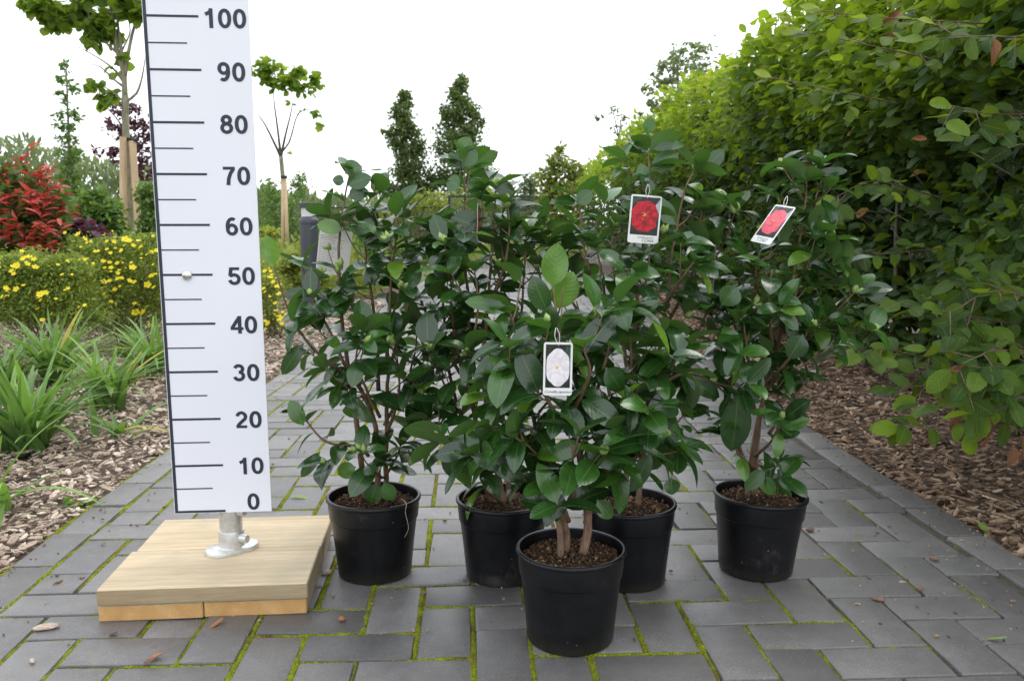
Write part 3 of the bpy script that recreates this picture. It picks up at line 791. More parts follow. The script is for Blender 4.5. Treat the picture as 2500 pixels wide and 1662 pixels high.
def stand():
    root = empty('measuring_stand', (-0.6, 1.8, 0.0))
    tag(root, 'white measuring board with dark blue numbers from 0 to 100 on a pale timber base', 'measuring stand')
    ang = 0.088
    ca, sa = math.cos(ang), math.sin(ang)
    # planks: FL corner of the block
    fl = np.array([-0.803, 1.592, 0])
    ux = np.array([ca, sa, 0]); uy = np.array([-sa, ca, 0])
    wdt, dep, th = 0.398, 0.405, 0.033
    def plank(cx, cy, z, sx, sy, sz, mats, nm='plank', rz=ang):
        c = fl + ux * cx + uy * cy + np.array([0, 0, z])
        e = empty('tmp')
        bpy.data.objects.remove(e)
        mb = MB(); mb.box((0, 0, 0), (sx, sy, sz), 0, bev=0.0022)
        V = np.array(mb.v); g = rng(int(cx * 1000 + cy * 77 + z * 999) % 9999)
        me_mi = []
        o = mesh_obj(nm, V, mb.f, None, None, False, mats=mats, mi=[0] * len(mb.f))
        for p in o.data.polygons:
            nn = p.normal
            p.material_index = 0 if abs(nn.z) > 0.6 else (1 if abs(nn.y) > 0.6 else 2)
        o.location = c; o.rotation_euler = (0, 0, rz)
        o.parent = root
        o.matrix_parent_inverse = (Matrix.Translation(root.location)).inverted()
        return o
    up = [M['plank_x'], M['plank_front'], M['plank_y']]
    lo = [M['plank_y'], M['plank_end'], M['plank_y']]
    zt = th + 0.0012 + th / 2
    plank(wdt / 2 + 0.001, 0.0995, zt, wdt + 0.004, 0.199, th, up)
    plank(wdt / 2 + 0.006, 0.3035, zt - 0.0008, wdt - 0.002, 0.2015, th, up)
    plank(0.0985, dep / 2 + 0.001, th / 2 + 0.0003, 0.1975, dep - 0.004, th, lo)
    plank(0.298, dep / 2 + 0.003, th / 2 + 0.0003, 0.1985, dep - 0.004, th, lo)
    # panel
    z0 = 0.1622; D0 = 1.771; lean = 0.0247
    bl = P(402.5, 1183, 1.762)
    uz = unit(np.array([0.0, -lean, 1.0])); n = unit(np.cross(ux, uz))     # n: towards camera
    if n[1] > 0: n = -n
    org = bl
    Hh, Wb, th2 = 1.13, 0.2005, 0.003
    def q(a, b, d=0.0): return org + ux * a + uz * b + n * d
    V = [q(0, 0), q(Wb, 0), q(Wb, Hh), q(0, Hh), q(0, 0, -th2), q(Wb, 0, -th2), q(Wb, Hh, -th2), q(0, Hh, -th2)]
    F = [(0, 1, 2, 3), (5, 4, 7, 6), (4, 5, 1, 0), (1, 5, 6, 2), (3, 2, 6, 7), (4, 0, 3, 7)]
    pan = mesh_obj('panel', np.array(V), F, None, root, False, mats=[M['panel'], M['panel_edge']], mi=[0, 1, 1, 1, 1, 1])
    zero = z0 - org[2]   # height of the 0 line above the panel's lower edge
    mb = MB()
    def bar(a0, a1, b0, b1):
        mb.add([q(a0, b0, .0006), q(a1, b0, .0006), q(a1, b1, .0006), q(a0, b1, .0006)], [(0, 1, 2, 3)])
    bar(0.0012, 0.0075, 0.0012, Hh - 0.001)
    bar(0.00752, 0.105, 0.0012, 0.0062)
    zero = 0.0040
    for k in range(1, 23):
        h = zero + k * 0.05
        if h > Hh - 0.01: break
        if k % 2 == 0: bar(0.00752, 0.105, h - 0.0022, h + 0.0022)
        else: bar(0.00752, 0.081, h - 0.0013, h + 0.0013)
    mb.build('tick_marks', M['navy'], pan, smooth=False)
    for k in range(0, 12):
        h = zero + k * 0.1 - 0.003
        if k == 0: h = 0.0225
        if h > Hh - 0.02: break
        right = {0: 0.175, 1: 0.187}.get(k, 0.1875 if k < 10 else 0.194)
        numeral(str(k * 10), 0.0365, right + 0.003, q(0, h - 0.0182), ux, uz, n, 'numeral', pan)
    # round-headed bolt at the 50 mark
    c = q(0.0545, zero + 0.5 - 0.001, 0.0)
    mb = MB(); V = []; F = []
    nr, ns = 7, 24
    for i in range(nr + 1):
        a = i / nr * math.pi / 2
        for j in range(ns):
            t = 2 * math.pi * j / ns
            V.append(c + 0.0105 * math.cos(a) * (ux * math.cos(t) + uz * math.sin(t)) + n * (0.0008 + 0.0065 * math.sin(a)))
    for i in range(nr):
        for j in range(ns): F.append((i * ns + j, i * ns + (j + 1) % ns, (i + 1) * ns + (j + 1) % ns, (i + 1) * ns + j))
    mb.add(V, F); mb.build('bolt', M['chrome'], root)
    # pole, flange, set screws
    pc = q(0.108, 0, -th2 - 0.0255); pc = np.array([pc[0], pc[1], 0])
    top = 2 * th + 0.0015
    mb = MB(); mb.tube([pc + (0, 0, top + 0.002), pc + (0, 0, 0.55), pc + (0, -0.01, 1.2)], 0.0238, 32)
    mb.lathe(pc + np.array([0, 0, 0]), [(0.0238, top + 0.046), (0.0262, top + 0.046), (0.0268, top + 0.044), (0.0275, top + 0.012), (0.0315, top + 0.0095)], 40)
    pole = mb.build('pole', M['galv'], root); autosmooth(pole, 50)
    mb = MB()
    prof = [(1.0, 0.0), (1.0, 0.006), (0.975, 0.0088), (0.93, 0.0098), (0.5, 0.0105)]
    V = []; F = []; ns = 48; fa = 0.75
    for r, z in prof:
        for j in range(ns):
            t = 2 * math.pi * j / ns
            x, y = math.cos(t), math.sin(t)
            ex = 0.026 * r + (0.028 if True else 0); 
            px = (math.copysign(0.024, x) if abs(x) > 1e-9 else 0) * r + 0.034 * r * x
            py = 0.034 * r * y
            V.append(pc + np.array([px * math.cos(fa) - py * math.sin(fa), px * math.sin(fa) + py * math.cos(fa), top + z]))
    for k in range(len(prof) - 1):
        for j in range(ns): F.append((k * ns + j, k * ns + (j + 1) % ns, (k + 1) * ns + (j + 1) % ns, (k + 1) * ns + j))
    F.append(tuple((len(prof) - 1) * ns + j for j in range(ns)))
    mb.add(V, F); fl_ = mb.build('flange', M['galv'], root); autosmooth(fl_, 35)
    for hz, l in ((0.030, 0.019), (0.090, 0.016)):
        d = unit(np.array([0.92, -0.38, 0]))
        a = pc + np.array([0, 0, top + hz]) + d * 0.023
        mb = MB(); mb.tube([a, a + d * 0.008, a + d * l, a + d * (l + 0.001)], [0.0105, 0.0095, 0.0085, 0.003], 18)
        autosmooth(mb.build('set_screw', M['galv'], pole), 40)
stand()

# ------------------------------------------------------------------ potted camellias
def pot(x, y, name_label, seed, rim=0.103, base=0.081, h=0.176, tilt=(0, 0)):
    root = empty('plant_pot', (x, y, 0))
    tag(root, name_label, 'plant pot', 'black plastic plant pots')
    g = rng(seed)
    mb = MB()
    prof = [(base * 0.3, 0.006), (base * 0.93, 0.005), (base * 0.955, 0.0), (base * 0.985, 0.002), (base, 0.008), (base + (rim - base) * 0.30, h * 0.42), (base + (rim - base) * 0.60 - .0004, h - 0.052), (base + (rim - base) * 0.60, h - 0.050), (base + (rim - base) * 0.60 + .0022, h - 0.0475),
            (base + (rim - base) * 0.66 + .0016, h - 0.044), (base + (rim - base) * 0.80 + .001, h - 0.014), (base + (rim - base) * 0.80 + .001, h - 0.012), (rim - 0.0035, h - 0.0085)]
    inner = [(rim - 0.0068, h - 0.003), (rim - 0.0075, h - 0.012), (base + (rim - base) * 0.60 - 0.001, h - 0.05), (base - 0.002, 0.012), (base * 0.3, 0.010)]
    mb.lathe((0, 0, 0), prof, 64)
    mb.lathe((0, 0, 0), inner, 64)
    V = np.array(mb.v)
    a = np.arctan2(V[:, 1], V[:, 0]); oval = 1 + 0.012 * np.cos(2 * a + seed) * (V[:, 2] / h) + 0.004 * np.cos(3 * a + seed * 2)
    V[:, 0] *= oval; V[:, 1] *= oval
    Rm = np.array(Matrix.Rotation(tilt[0], 3, 'X') @ Matrix.Rotation(tilt[1], 3, 'Y'))
    def place(V): return (V @ Rm.T) + np.array([x, y, 0.0005])
    body = mesh_obj('body', place(V), mb.f, M['pot'], root); autosmooth(body, 28)
    mb = MB()
    mb.lathe((0, 0, 0), [(rim - 0.0035, h - 0.0095), (rim - 0.001, h - 0.009), (rim + 0.0004, h - 0.0065), (rim, h - 0.002), (rim - 0.0025, h), (rim - 0.006, h - 0.0005), (rim - 0.0068, h - 0.003)], 64)
    V = np.array(mb.v); a = np.arctan2(V[:, 1], V[:, 0]); oval = 1 + 0.012 * np.cos(2 * a + seed) * (V[:, 2] / h) + 0.004 * np.cos(3 * a + seed * 2)
    V[:, 0] *= oval; V[:, 1] *= oval
    autosmooth(mesh_obj('rim', place(V), mb.f, M['pot'], root), 60)
    # soil: a lumpy disc with crumbs
    sh = h - 0.024
    nr, na = 14, 48; V = []; F = []
    R0 = rim - 0.012
    for i in range(nr + 1):
        for j in range(na):
            t = 2 * math.pi * j / na; r = R0 * i / nr
            px, py = r * math.cos(t), r * math.sin(t)
            V.append((px, py, sh + 0.006 * mnoise.noise(Vector((px * 30, py * 30, seed))) + 0.003 * mnoise.noise(Vector((px * 120, py * 120, seed))) + 0.006 * (1 - (r / R0) ** 2)))
    for i in range(nr):
        for j in range(na): F.append((i * na + j, i * na + (j + 1) % na, (i + 1) * na + (j + 1) % na, (i + 1) * na + j))
    V = np.array(V); nb = len(V); va = list(g.uniform(0.1, 0.45, nb))
    n = 2600
    rr = R0 * np.sqrt(g.random(n)) * 0.99; tt = g.uniform(0, 6.28, n)
    c = np.stack([rr * np.cos(tt), rr * np.sin(tt), np.full(n, sh + 0.004) + 0.006 * (1 - (rr / R0) ** 2) + g.uniform(-.004, .004, n)], 1)
    sz = g.lognormal(math.log(0.0019), 0.5, n)[:, None, None]
    oc = np.array([(1, 0, 0), (-1, 0, 0), (0, 1, 0), (0, -1, 0), (0, 0, 1), (0, 0, -1)], float)[None] * g.uniform(0.5, 1.3, (n, 6, 1)) + g.normal(0, 0.2, (n, 6, 3))
    Vc = (c[:, None] + oc * sz).reshape(-1, 3)
    of = [(0, 2, 4), (2, 1, 4), (1, 3, 4), (3, 0, 4), (2, 0, 5), (1, 2, 5), (3, 1, 5), (0, 3, 5)]
    Fc = [(a + nb + 6 * k, b + nb + 6 * k, d + nb + 6 * k) for k in range(n) for a, b, d in of]
    va += list(np.repeat(g.beta(1.2, 2.2, n), 6))
    so = mesh_obj('soil', place(np.vstack([V, Vc])), F + Fc, M['soil'], None, True, var=va)
    tag(so, name_label.replace('pot', 'potting soil inside the pot', 1) if False else None, None)
    so.parent = root; so.matrix_parent_inverse = Matrix.Translation(root.location).inverted()
    return sh

def root_strand():
    par = [o for o in col.objects if o.get('label', '').startswith('black plastic pot standing against')][0]
    q = spline([P(a, b, Y) for a, b, Y in ((925, 1148, 1.78), (936, 1160, 1.748), (934, 1180, 1.752), (941, 1215, 1.757), (932, 1238, 1.76))], .006)
    mb = MB(); mb.tube(q, np.linspace(.0009, .0004, len(q)), 6); mb.build('dry_root', M['chip1'], par)
def bud_mesh(seed=0):
    g = rng(seed); V = []; F = []
    nr, na = 7, 10
    for i in range(nr + 1):
        t = i / nr
        r = 0.0062 * math.sin(math.pi * min(1, t * 0.93 + 0.05)) ** 0.8 * (1 - 0.35 * t)
        for j in range(na):
            a = 2 * math.pi * j / na
            V.append((r * math.cos(a), r * math.sin(a), 0.017 * t - 0.001))
    for i in range(nr):
        for j in range(na): F.append((i * na + j, i * na + (j + 1) % na, (i + 1) * na + (j + 1) % na, (i + 1) * na + j))
    me = bpy.data.meshes.new('flower_bud'); me.from_pydata(V, [], F); me.materials.append(M['bud'])
    me.polygons.foreach_set("use_smooth", [True] * len(F)); me.update()
    return me
BUD = bud_mesh()

def camellia(label, x, y, shoots, seed, key=(), L0=0.075, dens=1.0, nbuds=14, sh=0.155, twigs=3):
    """shoots: list of (base radius, first leafy fraction, [(px, py, dY), ...])"""
    g = rng(seed)
    root = empty('camellia_plant', (x, y, sh))
    tag(root, label, 'camellia', 'potted camellias on the path')
    lv = Leaves(); tips = []
    def put_leaf(p, T, phi, a, L, droop=0.0, var=None):
        ref = np.array([0, 0, 1.0]) if abs(T[2]) < 0.85 else np.array([1.0, 0, 0])
        u = unit(np.cross(T, ref)); v = np.cross(T, u)
        rad = math.cos(phi) * u + math.sin(phi) * v
        d = unit(T * math.cos(a) + rad * math.sin(a) + np.array([0, 0, -droop]))
        nrm = unit(T * 0.9 + np.array([0, 0, 0.8]) - d * 0.0) + g.normal(0, 0.25, 3)
        if var is None:
            var = float(np.clip(g.normal(0.45, 0.25), 0, 0.86))
            if g.random() < 0.05: var = g.uniform(.9, 1.0)
        lv.add(p, d, nrm, L, L * g.uniform(0.48, 0.62), g.uniform(0.1, 0.5), g.uniform(0.2, 1.1), var)
    def leafy(pts, f0, spacing, phi, Ls, tipn=3):
        seg = np.linalg.norm(np.diff(pts, axis=0), axis=1); cum = np.concatenate([[0], np.cumsum(seg)]); tot = cum[-1]
        s = f0 * tot
        while s < tot - 0.012:
            i = min(len(pts) - 2, np.searchsorted(cum, s) - 1); i = max(i, 0)
            p = pts[i] + (pts[i + 1] - pts[i]) * ((s - cum[i]) / (seg[i] + 1e-9))
            T = unit(pts[i + 1] - pts[i])
            phi += 2.4 + g.normal(0, 0.35)
            fr = s / tot
            put_leaf(p, T, phi, g.uniform(0.85, 1.35), Ls * g.uniform(0.72, 1.15), droop=g.uniform(0, 0.35) + (0.25 if fr < 0.5 else 0))
            s += spacing * g.uniform(0.7, 1.3)
        T = unit(pts[-1] - pts[-2])
        for k in range(tipn):
            phi += 2.2 + g.normal(0, 0.3)
            put_leaf(pts[-1] - T * 0.004 * k, T, phi, g.uniform(0.45, 1.05), Ls * g.uniform(0.8, 1.1), droop=g.uniform(-0.05, 0.2))
        tips.append((pts[-1], T))
        return phi
    for (r0, f0, sp) in shoots:
        st = MB()
        pts = spline([P(a, b, y + c) for a, b, c in sp], 0.012)
        n = len(pts)
        pts[2:] += np.cumsum(g.normal(0, 0.0007, (n - 2, 3)), 0) * 0.7
        rad = np.linspace(r0 * (1.25 if r0 < 0.006 else 1.02), 0.0015, n) ** 1.0
        st.tube(pts, rad, 8)
        leafy(pts, f0, 0.027 / dens, g.uniform(0, 6), L0, 4)
        # side twigs
        nt_ = max(1, int(twigs * n * 0.012 / 0.12 * dens))
        for k in range(nt_):
            f = f0 * 0.85 + (0.93 - f0 * 0.85) * (k + g.random()) / nt_
            i = min(n - 2, int(f * n)); T = unit(pts[i + 1] - pts[i])
            phi = g.uniform(0, 6.283)
            u = unit(np.cross(T, (0.3, 0.2, 1.0))); v = np.cross(T, u)
            d = unit(0.75 * T + 0.9 * (math.cos(phi) * u + math.sin(phi) * v))
            L = g.uniform(0.035, 0.105)
            if px_of(pts[i] + d * L)[0] < 650 or px_of(pts[i])[0] < 660: continue
            q = spline([pts[i], pts[i] + d * L * 0.5, pts[i] + d * L + np.array([0, 0, L * 0.25])], 0.01)
            st.tube(q, np.linspace(min(0.0019, rad[i]), 0.001, len(q)), 6)
            leafy(q, 0.35, 0.021, g.uniform(0, 6), L0 * 0.95, 3)
        st.build('stem', M['cam_stem'] if r0 > 0.0042 else M['cam_twig'], root)
    lv.clear()
    for kl in key:
        x0, y0, x1, y1, wpx, dY = kl[:6]
        va = kl[6] if len(kl) > 6 else 0.6
        arch = kl[7] if len(kl) > 7 else 0.35
        roll = kl[8] if len(kl) > 8 else 0.0
        a = P(x0, y0, y + dY); b = P(x1, y1, y + dY - 0.006)
        d = b - a; L = float(np.linalg.norm(d)); wm = wpx * K / F_PX * (y + dY)
        nrm = np.array([math.sin(roll), -1.0, 0.25]) 
        lv.add(a, d, nrm, L * 1.03, wm * 1.08, 0.2, arch, va)
    fo = lv.build('foliage', M['camellia'], root, 'camellia', 10, 5, seed)
    g.shuffle(tips)
    for (p, T) in tips[:nbuds]:
        for k in range(int(g.integers(2, 5))):
            o = bpy.data.objects.new('flower_bud', BUD); col.objects.link(o)
            o.parent = root; o.matrix_parent_inverse = Matrix.Translation(root.location).inverted()
            dv = unit(T + g.normal(0, 0.55, 3) + (0, 0, 0.3)); o.location = p + g.normal(0, 0.003, 3)
            o.rotation_euler = Vector(dv).to_track_quat('Z', 'Y').to_euler()
            sc = g.uniform(0.8, 1.4); o.scale = (sc, sc, sc)
    return root

X1, Y1 = -0.305, 1.847
X2, Y2 = -0.020, 1.831
X3, Y3 = 0.109, 1.538
X4, Y4 = 0.252, 1.804
X5, Y5 = 0.547, 1.862
pot(X1, Y1, 'black plastic pot standing against the right edge of the timber base', 1, tilt=(0.0, 0.0))
pot(X2, Y2, 'black plastic pot half hidden behind the left side of the front pot', 2)
pot(X3, Y3, 'black plastic pot nearest the camera with three bare brown stems in its soil', 3)
pot(X4, Y4, 'black plastic pot half hidden behind the right side of the front pot', 4)
pot(X5, Y5, 'black plastic pot standing alone nearest the beech hedge', 5, tilt=(0.0, 0.035))

camellia('slender camellia beside the measuring board with a bare left arching stem', X1, Y1, [
    (0.0056, 0.42, [(868, 1150, 0), (872, 1018, 0), (848, 926, -.01), (793, 839, -.02), (761, 769, -.03), (712, 677, -.03), (691, 607, -.03)]),
    (0.0058, 0.30, [(843, 1148, .01), (821, 980, .01), (799, 845, .02), (783, 709, .02), (780, 601, .02), (783, 520, .02), (795, 439, .02), (803, 392, .02)]),
    (0.0052, 0.22, [(889, 1148, .03), (891, 1007, .03), (896, 872, .02), (925, 764, 0), (950, 682, 0), (945, 610, 0)]),
    (0.0034, 0.45, [(835, 900, -.02), (810, 872, -.03), (728, 807, -.06), (680, 742, -.06), (653, 682, -.06), (632, 612, -.06)]),
    (0.0040, 0.35, [(872, 900, .03), (868, 800, .03), (855, 690, .02), (843, 600, .02), (835, 520, .02)]),
    (0.0030, 0.35, [(850, 1050, -.02), (821, 1029, -.03), (756, 1018, -.05), (723, 991, -.05), (685, 945, -.05)]),
    (0.0036, 0.30, [(890, 850, .0), (900, 700, -.02), (905, 617, -.02), (918, 545, -.02), (915, 492, -.02)]),
    (0.0034, 0.25, [(885, 980, .06), (930, 890, .08), (955, 810, .08), (960, 740, .08)]),
    (0.0032, 0.30, [(875, 960, -.04), (845, 900, -.09), (820, 830, -.11), (838, 760, -.12)]),
    (0.0034, 0.35, [(890, 1000, -.02), (915, 930, -.06), (920, 870, -.08), (905, 790, -.09)]),
    (0.0030, 0.3, [(880, 1100, -.03), (860, 1080, -.06), (875, 1060, -.07)]),
    (0.0030, 0.3, [(885, 1100, 0), (910, 1060, -.03), (925, 1020, -.04)]),
    ], 11, key=[
    (795, 400, 830, 378, 46, .0, .55, .9), (800, 428, 851, 405, 38, -.01, .5), (793, 420, 767, 412, 26, 0, .5), (802, 452, 846, 438, 34, 0, .45),
    (632, 612, 612, 545, 42, -.06, .98, .1), (832, 560, 853, 503, 40, 0, .6), (840, 565, 884, 545, 40, 0, .6), (700, 790, 646, 862, 36, -.08, .3, .3),
    (722, 505, 790, 530, 1, 0, .2), (738, 1040, 690, 1100, 28, -.05, .35), (820, 1075, 777, 1090, 40, -.05, .95), (870, 1112, 850, 1160, 42, -.08, .5, .5), (885, 1110, 903, 1155, 38, -.08, .7, .5),
    (700, 980, 667, 925, 36, -.05, .8), (790, 530, 730, 515, 36, -.01, .92)], dens=0.84, nbuds=16, sh=0.155, twigs=1.2)

camellia('broad camellia behind the front plant, left, with two upright leaves on its red brown leader', X2, Y2, [
    (0.0056, 0.30, [(1160, 1160, 0), (1130, 1000, 0), (1110, 850, 0), (1120, 700, 0), (1128, 560, 0), (1135, 470, 0), (1138, 425, 0)]),
    (0.0054, 0.28, [(1150, 1160, .02), (1100, 1000, .03), (1080, 820, .03), (1078, 700, .03), (1064, 560, .03), (1068, 460, .03), (1068, 385, .03)]),
    (0.0042, 0.35, [(1130, 1160, 0), (1100, 1060, -.02), (1060, 950, -.05), (1015, 860, -.06), (1003, 800, -.06)]),
    (0.0048, 0.28, [(1170, 1160, .02), (1180, 950, .04), (1200, 750, .05), (1212, 600, .05), (1215, 530, .05)]),
    (0.0040, 0.35, [(1110, 1080, .04), (1045, 900, .05), (1022, 750, .05), (1010, 620, .04), (990, 530, .04)]),
    (0.0036, 0.40, [(1095, 960, 0), (1050, 800, -.01), (1040, 680, -.02), (1050, 600, -.02), (1045, 530, -.02)]),
    (0.0036, 0.35, [(1060, 860, .05), (985, 730, .07), (950, 640, .07), (935, 560, .06), (925, 500, .06)]),
    (0.0034, 0.3, [(1120, 1100, -.03), (1070, 1040, -.07), (1010, 1000, -.08), (985, 960, -.08)]),
    (0.0034, 0.3, [(1100, 900, -.04), (1090, 800, -.09), (1100, 700, -.10), (1090, 620, -.10)]),
    (0.0034, 0.3, [(1130, 700, -.02), (1165, 600, -.03), (1175, 520, -.03), (1170, 470, -.03)]),
    (0.0034, 0.3, [(1110, 750, .05), (1160, 640, .09), (1250, 560, .10)]),
    (0.0030, 0.3, [(1130, 1140, -.03), (1110, 1100, -.06), (1120, 1060, -.07)]),
    (0.0030, 0.3, [(1150, 1100, -.03), (1190, 1050, -.04), (1160, 980, -.06)]),
    ], 12, key=[(1068, 385, 1090, 338, 44, .02, .7, .1), (1062, 352, 1082, 318, 38, .03, .75, .1), (1062, 390, 1036, 352, 26, .03, .3), (1135, 425, 1185, 440, 34, 0, .4),
    (1075, 430, 1120, 420, 34, 0, .65, .6), (1060, 430, 1030, 415, 40, 0, .7, .5), (1040, 500, 1100, 520, 52, -.03, .15), (1060, 560, 1100, 560, 46, -.03, .2),
    (1010, 980, 985, 1015, 45, -.1, .3), (1060, 1020, 1035, 1100, 62, -.08, .1), (1050, 640, 1000, 620, 40, -.04, .2)], dens=0.86, nbuds=20, twigs=1.4)

camellia('camellia in the nearest pot with a pair of large upright leaves at its top', X3, Y3, [
    (0.0088, 0.36, [(1340, 1290, 0), (1352, 1200, 0), (1335, 1080, 0), (1310, 950, 0), (1288, 820, 0), (1275, 720, 0), (1268, 665, 0)]),
    (0.0062, 0.30, [(1350, 1205, 0), (1372, 1130, 0), (1420, 1020, .02), (1450, 900, .04), (1455, 800, .05), (1445, 730, .05)]),
    (0.0060, 0.42, [(1303, 1285, .01), (1304, 1210, .01), (1240, 1080, -.01), (1195, 980, -.02), (1172, 890, -.03), (1160, 860, -.03)]),
    (0.0056, 0.42, [(1292, 1290, -.01), (1282, 1195, -.01), (1205, 1105, -.03), (1140, 1060, -.04), (1085, 1045, -.05)]),
    (0.0046, 0.32, [(1352, 1180, -.01), (1400, 1085, -.03), (1480, 1045, -.05), (1530, 1010, -.05)]),
    (0.0042, 0.55, [(1270, 1130, .03), (1225, 960, .03), (1190, 800, .02), (1178, 740, .02), (1166, 708, .02)]),
    (0.0044, 0.30, [(1400, 1060, .05), (1500, 920, .08), (1545, 850, .08), (1560, 820, .08)]),
    (0.0044, 0.28, [(1335, 1050, .02), (1375, 900, .03), (1400, 810, .03), (1405, 750, .03)]),
    (0.0038, 0.3, [(1310, 1200, -.02), (1285, 1140, -.06), (1270, 1110, -.08)]),
    (0.0038, 0.3, [(1320, 1150, -.04), (1320, 1060, -.10), (1335, 1000, -.12)]),
    (0.0038, 0.25, [(1310, 1000, -.05), (1250, 900, -.09), (1225, 830, -.10)]),
    (0.0038, 0.25, [(1320, 950, -.05), (1360, 860, -.09), (1345, 800, -.09)]),
    (0.0038, 0.25, [(1350, 1120, -.02), (1420, 1060, -.08), (1450, 1000, -.1)]),
    (0.0038, 0.25, [(1300, 1120, 0), (1230, 1040, -.07), (1190, 1010, -.09)]),
    (0.0036, 0.25, [(1300, 850, .03), (1340, 760, .05), (1330, 690, .05)]),
    (0.0036, 0.25, [(1290, 900, .04), (1240, 800, .06), (1245, 730, .06)]),
    (0.0036, 0.35, [(1440, 960, .02), (1490, 940, -.02), (1500, 965, -.04)]),
    ], 13, key=[(1272, 662, 1284, 563, 60, -.01, .93, .1, -.1), (1280, 712, 1322, 630, 64, .01, .97, .3, .3), (1262, 720, 1225, 640, 52, .0, .35, .3, -.4), (1270, 700, 1262, 770, 44, -.02, .4, .5),  # upright top pair: backlight put into their brighter leaf colour
    (1160, 935, 1125, 838, 56, -.05, .45, .3), (1150, 950, 1182, 875, 44, -.06, .9, .2, .3), (1240, 915, 1190, 945, 34, -.08, 1.0, .2), (1395, 845, 1440, 905, 50, -.06, .5, .8),
    (1340, 1020, 1265, 1052, 44, -.1, .65, .6), (1345, 1035, 1440, 1080, 40, -.1, .6, .7), (1430, 1015, 1365, 1005, 40, -.1, .5), (1248, 1155, 1305, 1172, 64, -.1, .15, .4),
    (1375, 1150, 1410, 1195, 40, -.05, .75, .4), (1165, 705, 1070, 690, 34, .0, .75, .6), (1500, 1040, 1455, 1135, 40, -.08, .5), (1130, 1060, 1210, 1110, 42, -.06, .35), (1085, 1050, 1175, 1075, 40, -.07, .5)],
    L0=0.083, dens=0.88, nbuds=14, twigs=1.6)

camellia('tallest camellia behind the front plant, right, carrying a dark red flower label', X4, Y4, [
    (0.0066, 0.34, [(1440, 1165, 0), (1450, 1000, 0), (1462, 800, 0), (1475, 650, 0), (1490, 520, 0), (1500, 430, 0), (1498, 380, 0), (1495, 345, 0)]),
    (0.0062, 0.32, [(1470, 1165, 0), (1482, 1000, 0), (1515, 820, 0), (1535, 700, 0), (1545, 600, .01), (1560, 520, .02), (1580, 430, .02), (1605, 385, .02)]),
    (0.0046, 0.35, [(1430, 1160, 0), (1400, 900, .02), (1370, 700, .02), (1342, 560, .02), (1335, 490, .02), (1332, 460, .02)]),
    (0.0044, 0.35, [(1480, 1050, .02), (1560, 850, .04), (1620, 740, .05), (1645, 650, .05), (1650, 560, .05)]),
    (0.0040, 0.30, [(1480, 1080, -.02), (1540, 1000, -.04), (1580, 950, -.04)]),
    (0.0040, 0.30, [(1450, 900, -.03), (1425, 720, -.05), (1410, 600, -.05), (1415, 520, -.05)]),
    (0.0036, 0.30, [(1460, 800, -.03), (1480, 700, -.08), (1490, 620, -.08), (1495, 575, -.08)]),
    (0.0036, 0.30, [(1530, 760, .03), (1590, 640, .05), (1600, 560, .06), (1620, 480, .06)]),
    (0.0036, 0.30, [(1410, 850, .04), (1330, 720, .06), (1290, 640, .06), (1270, 560, .06)]),
    (0.0036, 0.30, [(1400, 760, -.02), (1385, 640, -.05), (1370, 560, -.05)]),
    (0.0034, 0.30, [(1500, 900, -.03), (1580, 860, -.05), (1640, 880, -.04)]),
    (0.0034, 0.25, [(1470, 1100, -.03), (1500, 1070, -.06), (1510, 1020, -.08)]),
    (0.0034, 0.25, [(1535, 700, -.02), (1570, 640, -.07), (1600, 600, -.08)]),
    ], 14, key=[(1493, 310, 1498, 270, 28, 0, .75, .2), (1500, 345, 1588, 322, 22, 0, .5, .8), (1500, 390, 1562, 350, 42, 0, .5, .3), (1495, 355, 1434, 330, 18, 0, .5, .7), (1485, 425, 1478, 378, 32, -.01, .7),
    (1605, 400, 1622, 352, 42, .02, .75, .2, .5), (1618, 395, 1668, 345, 36, .02, .2, .3), (1330, 470, 1362, 440, 34, .0, .7, .3), (1308, 440, 1345, 462, 1, 0, .5),
    (1560, 520, 1500, 450, 42, .02, .7), (1465, 470, 1432, 470, 36, .02, .6), (1580, 870, 1665, 915, 38, -.06, .3, .5), (1545, 1100, 1550, 1140, 40, -.05, .4)], dens=0.80, nbuds=20, twigs=1.2)

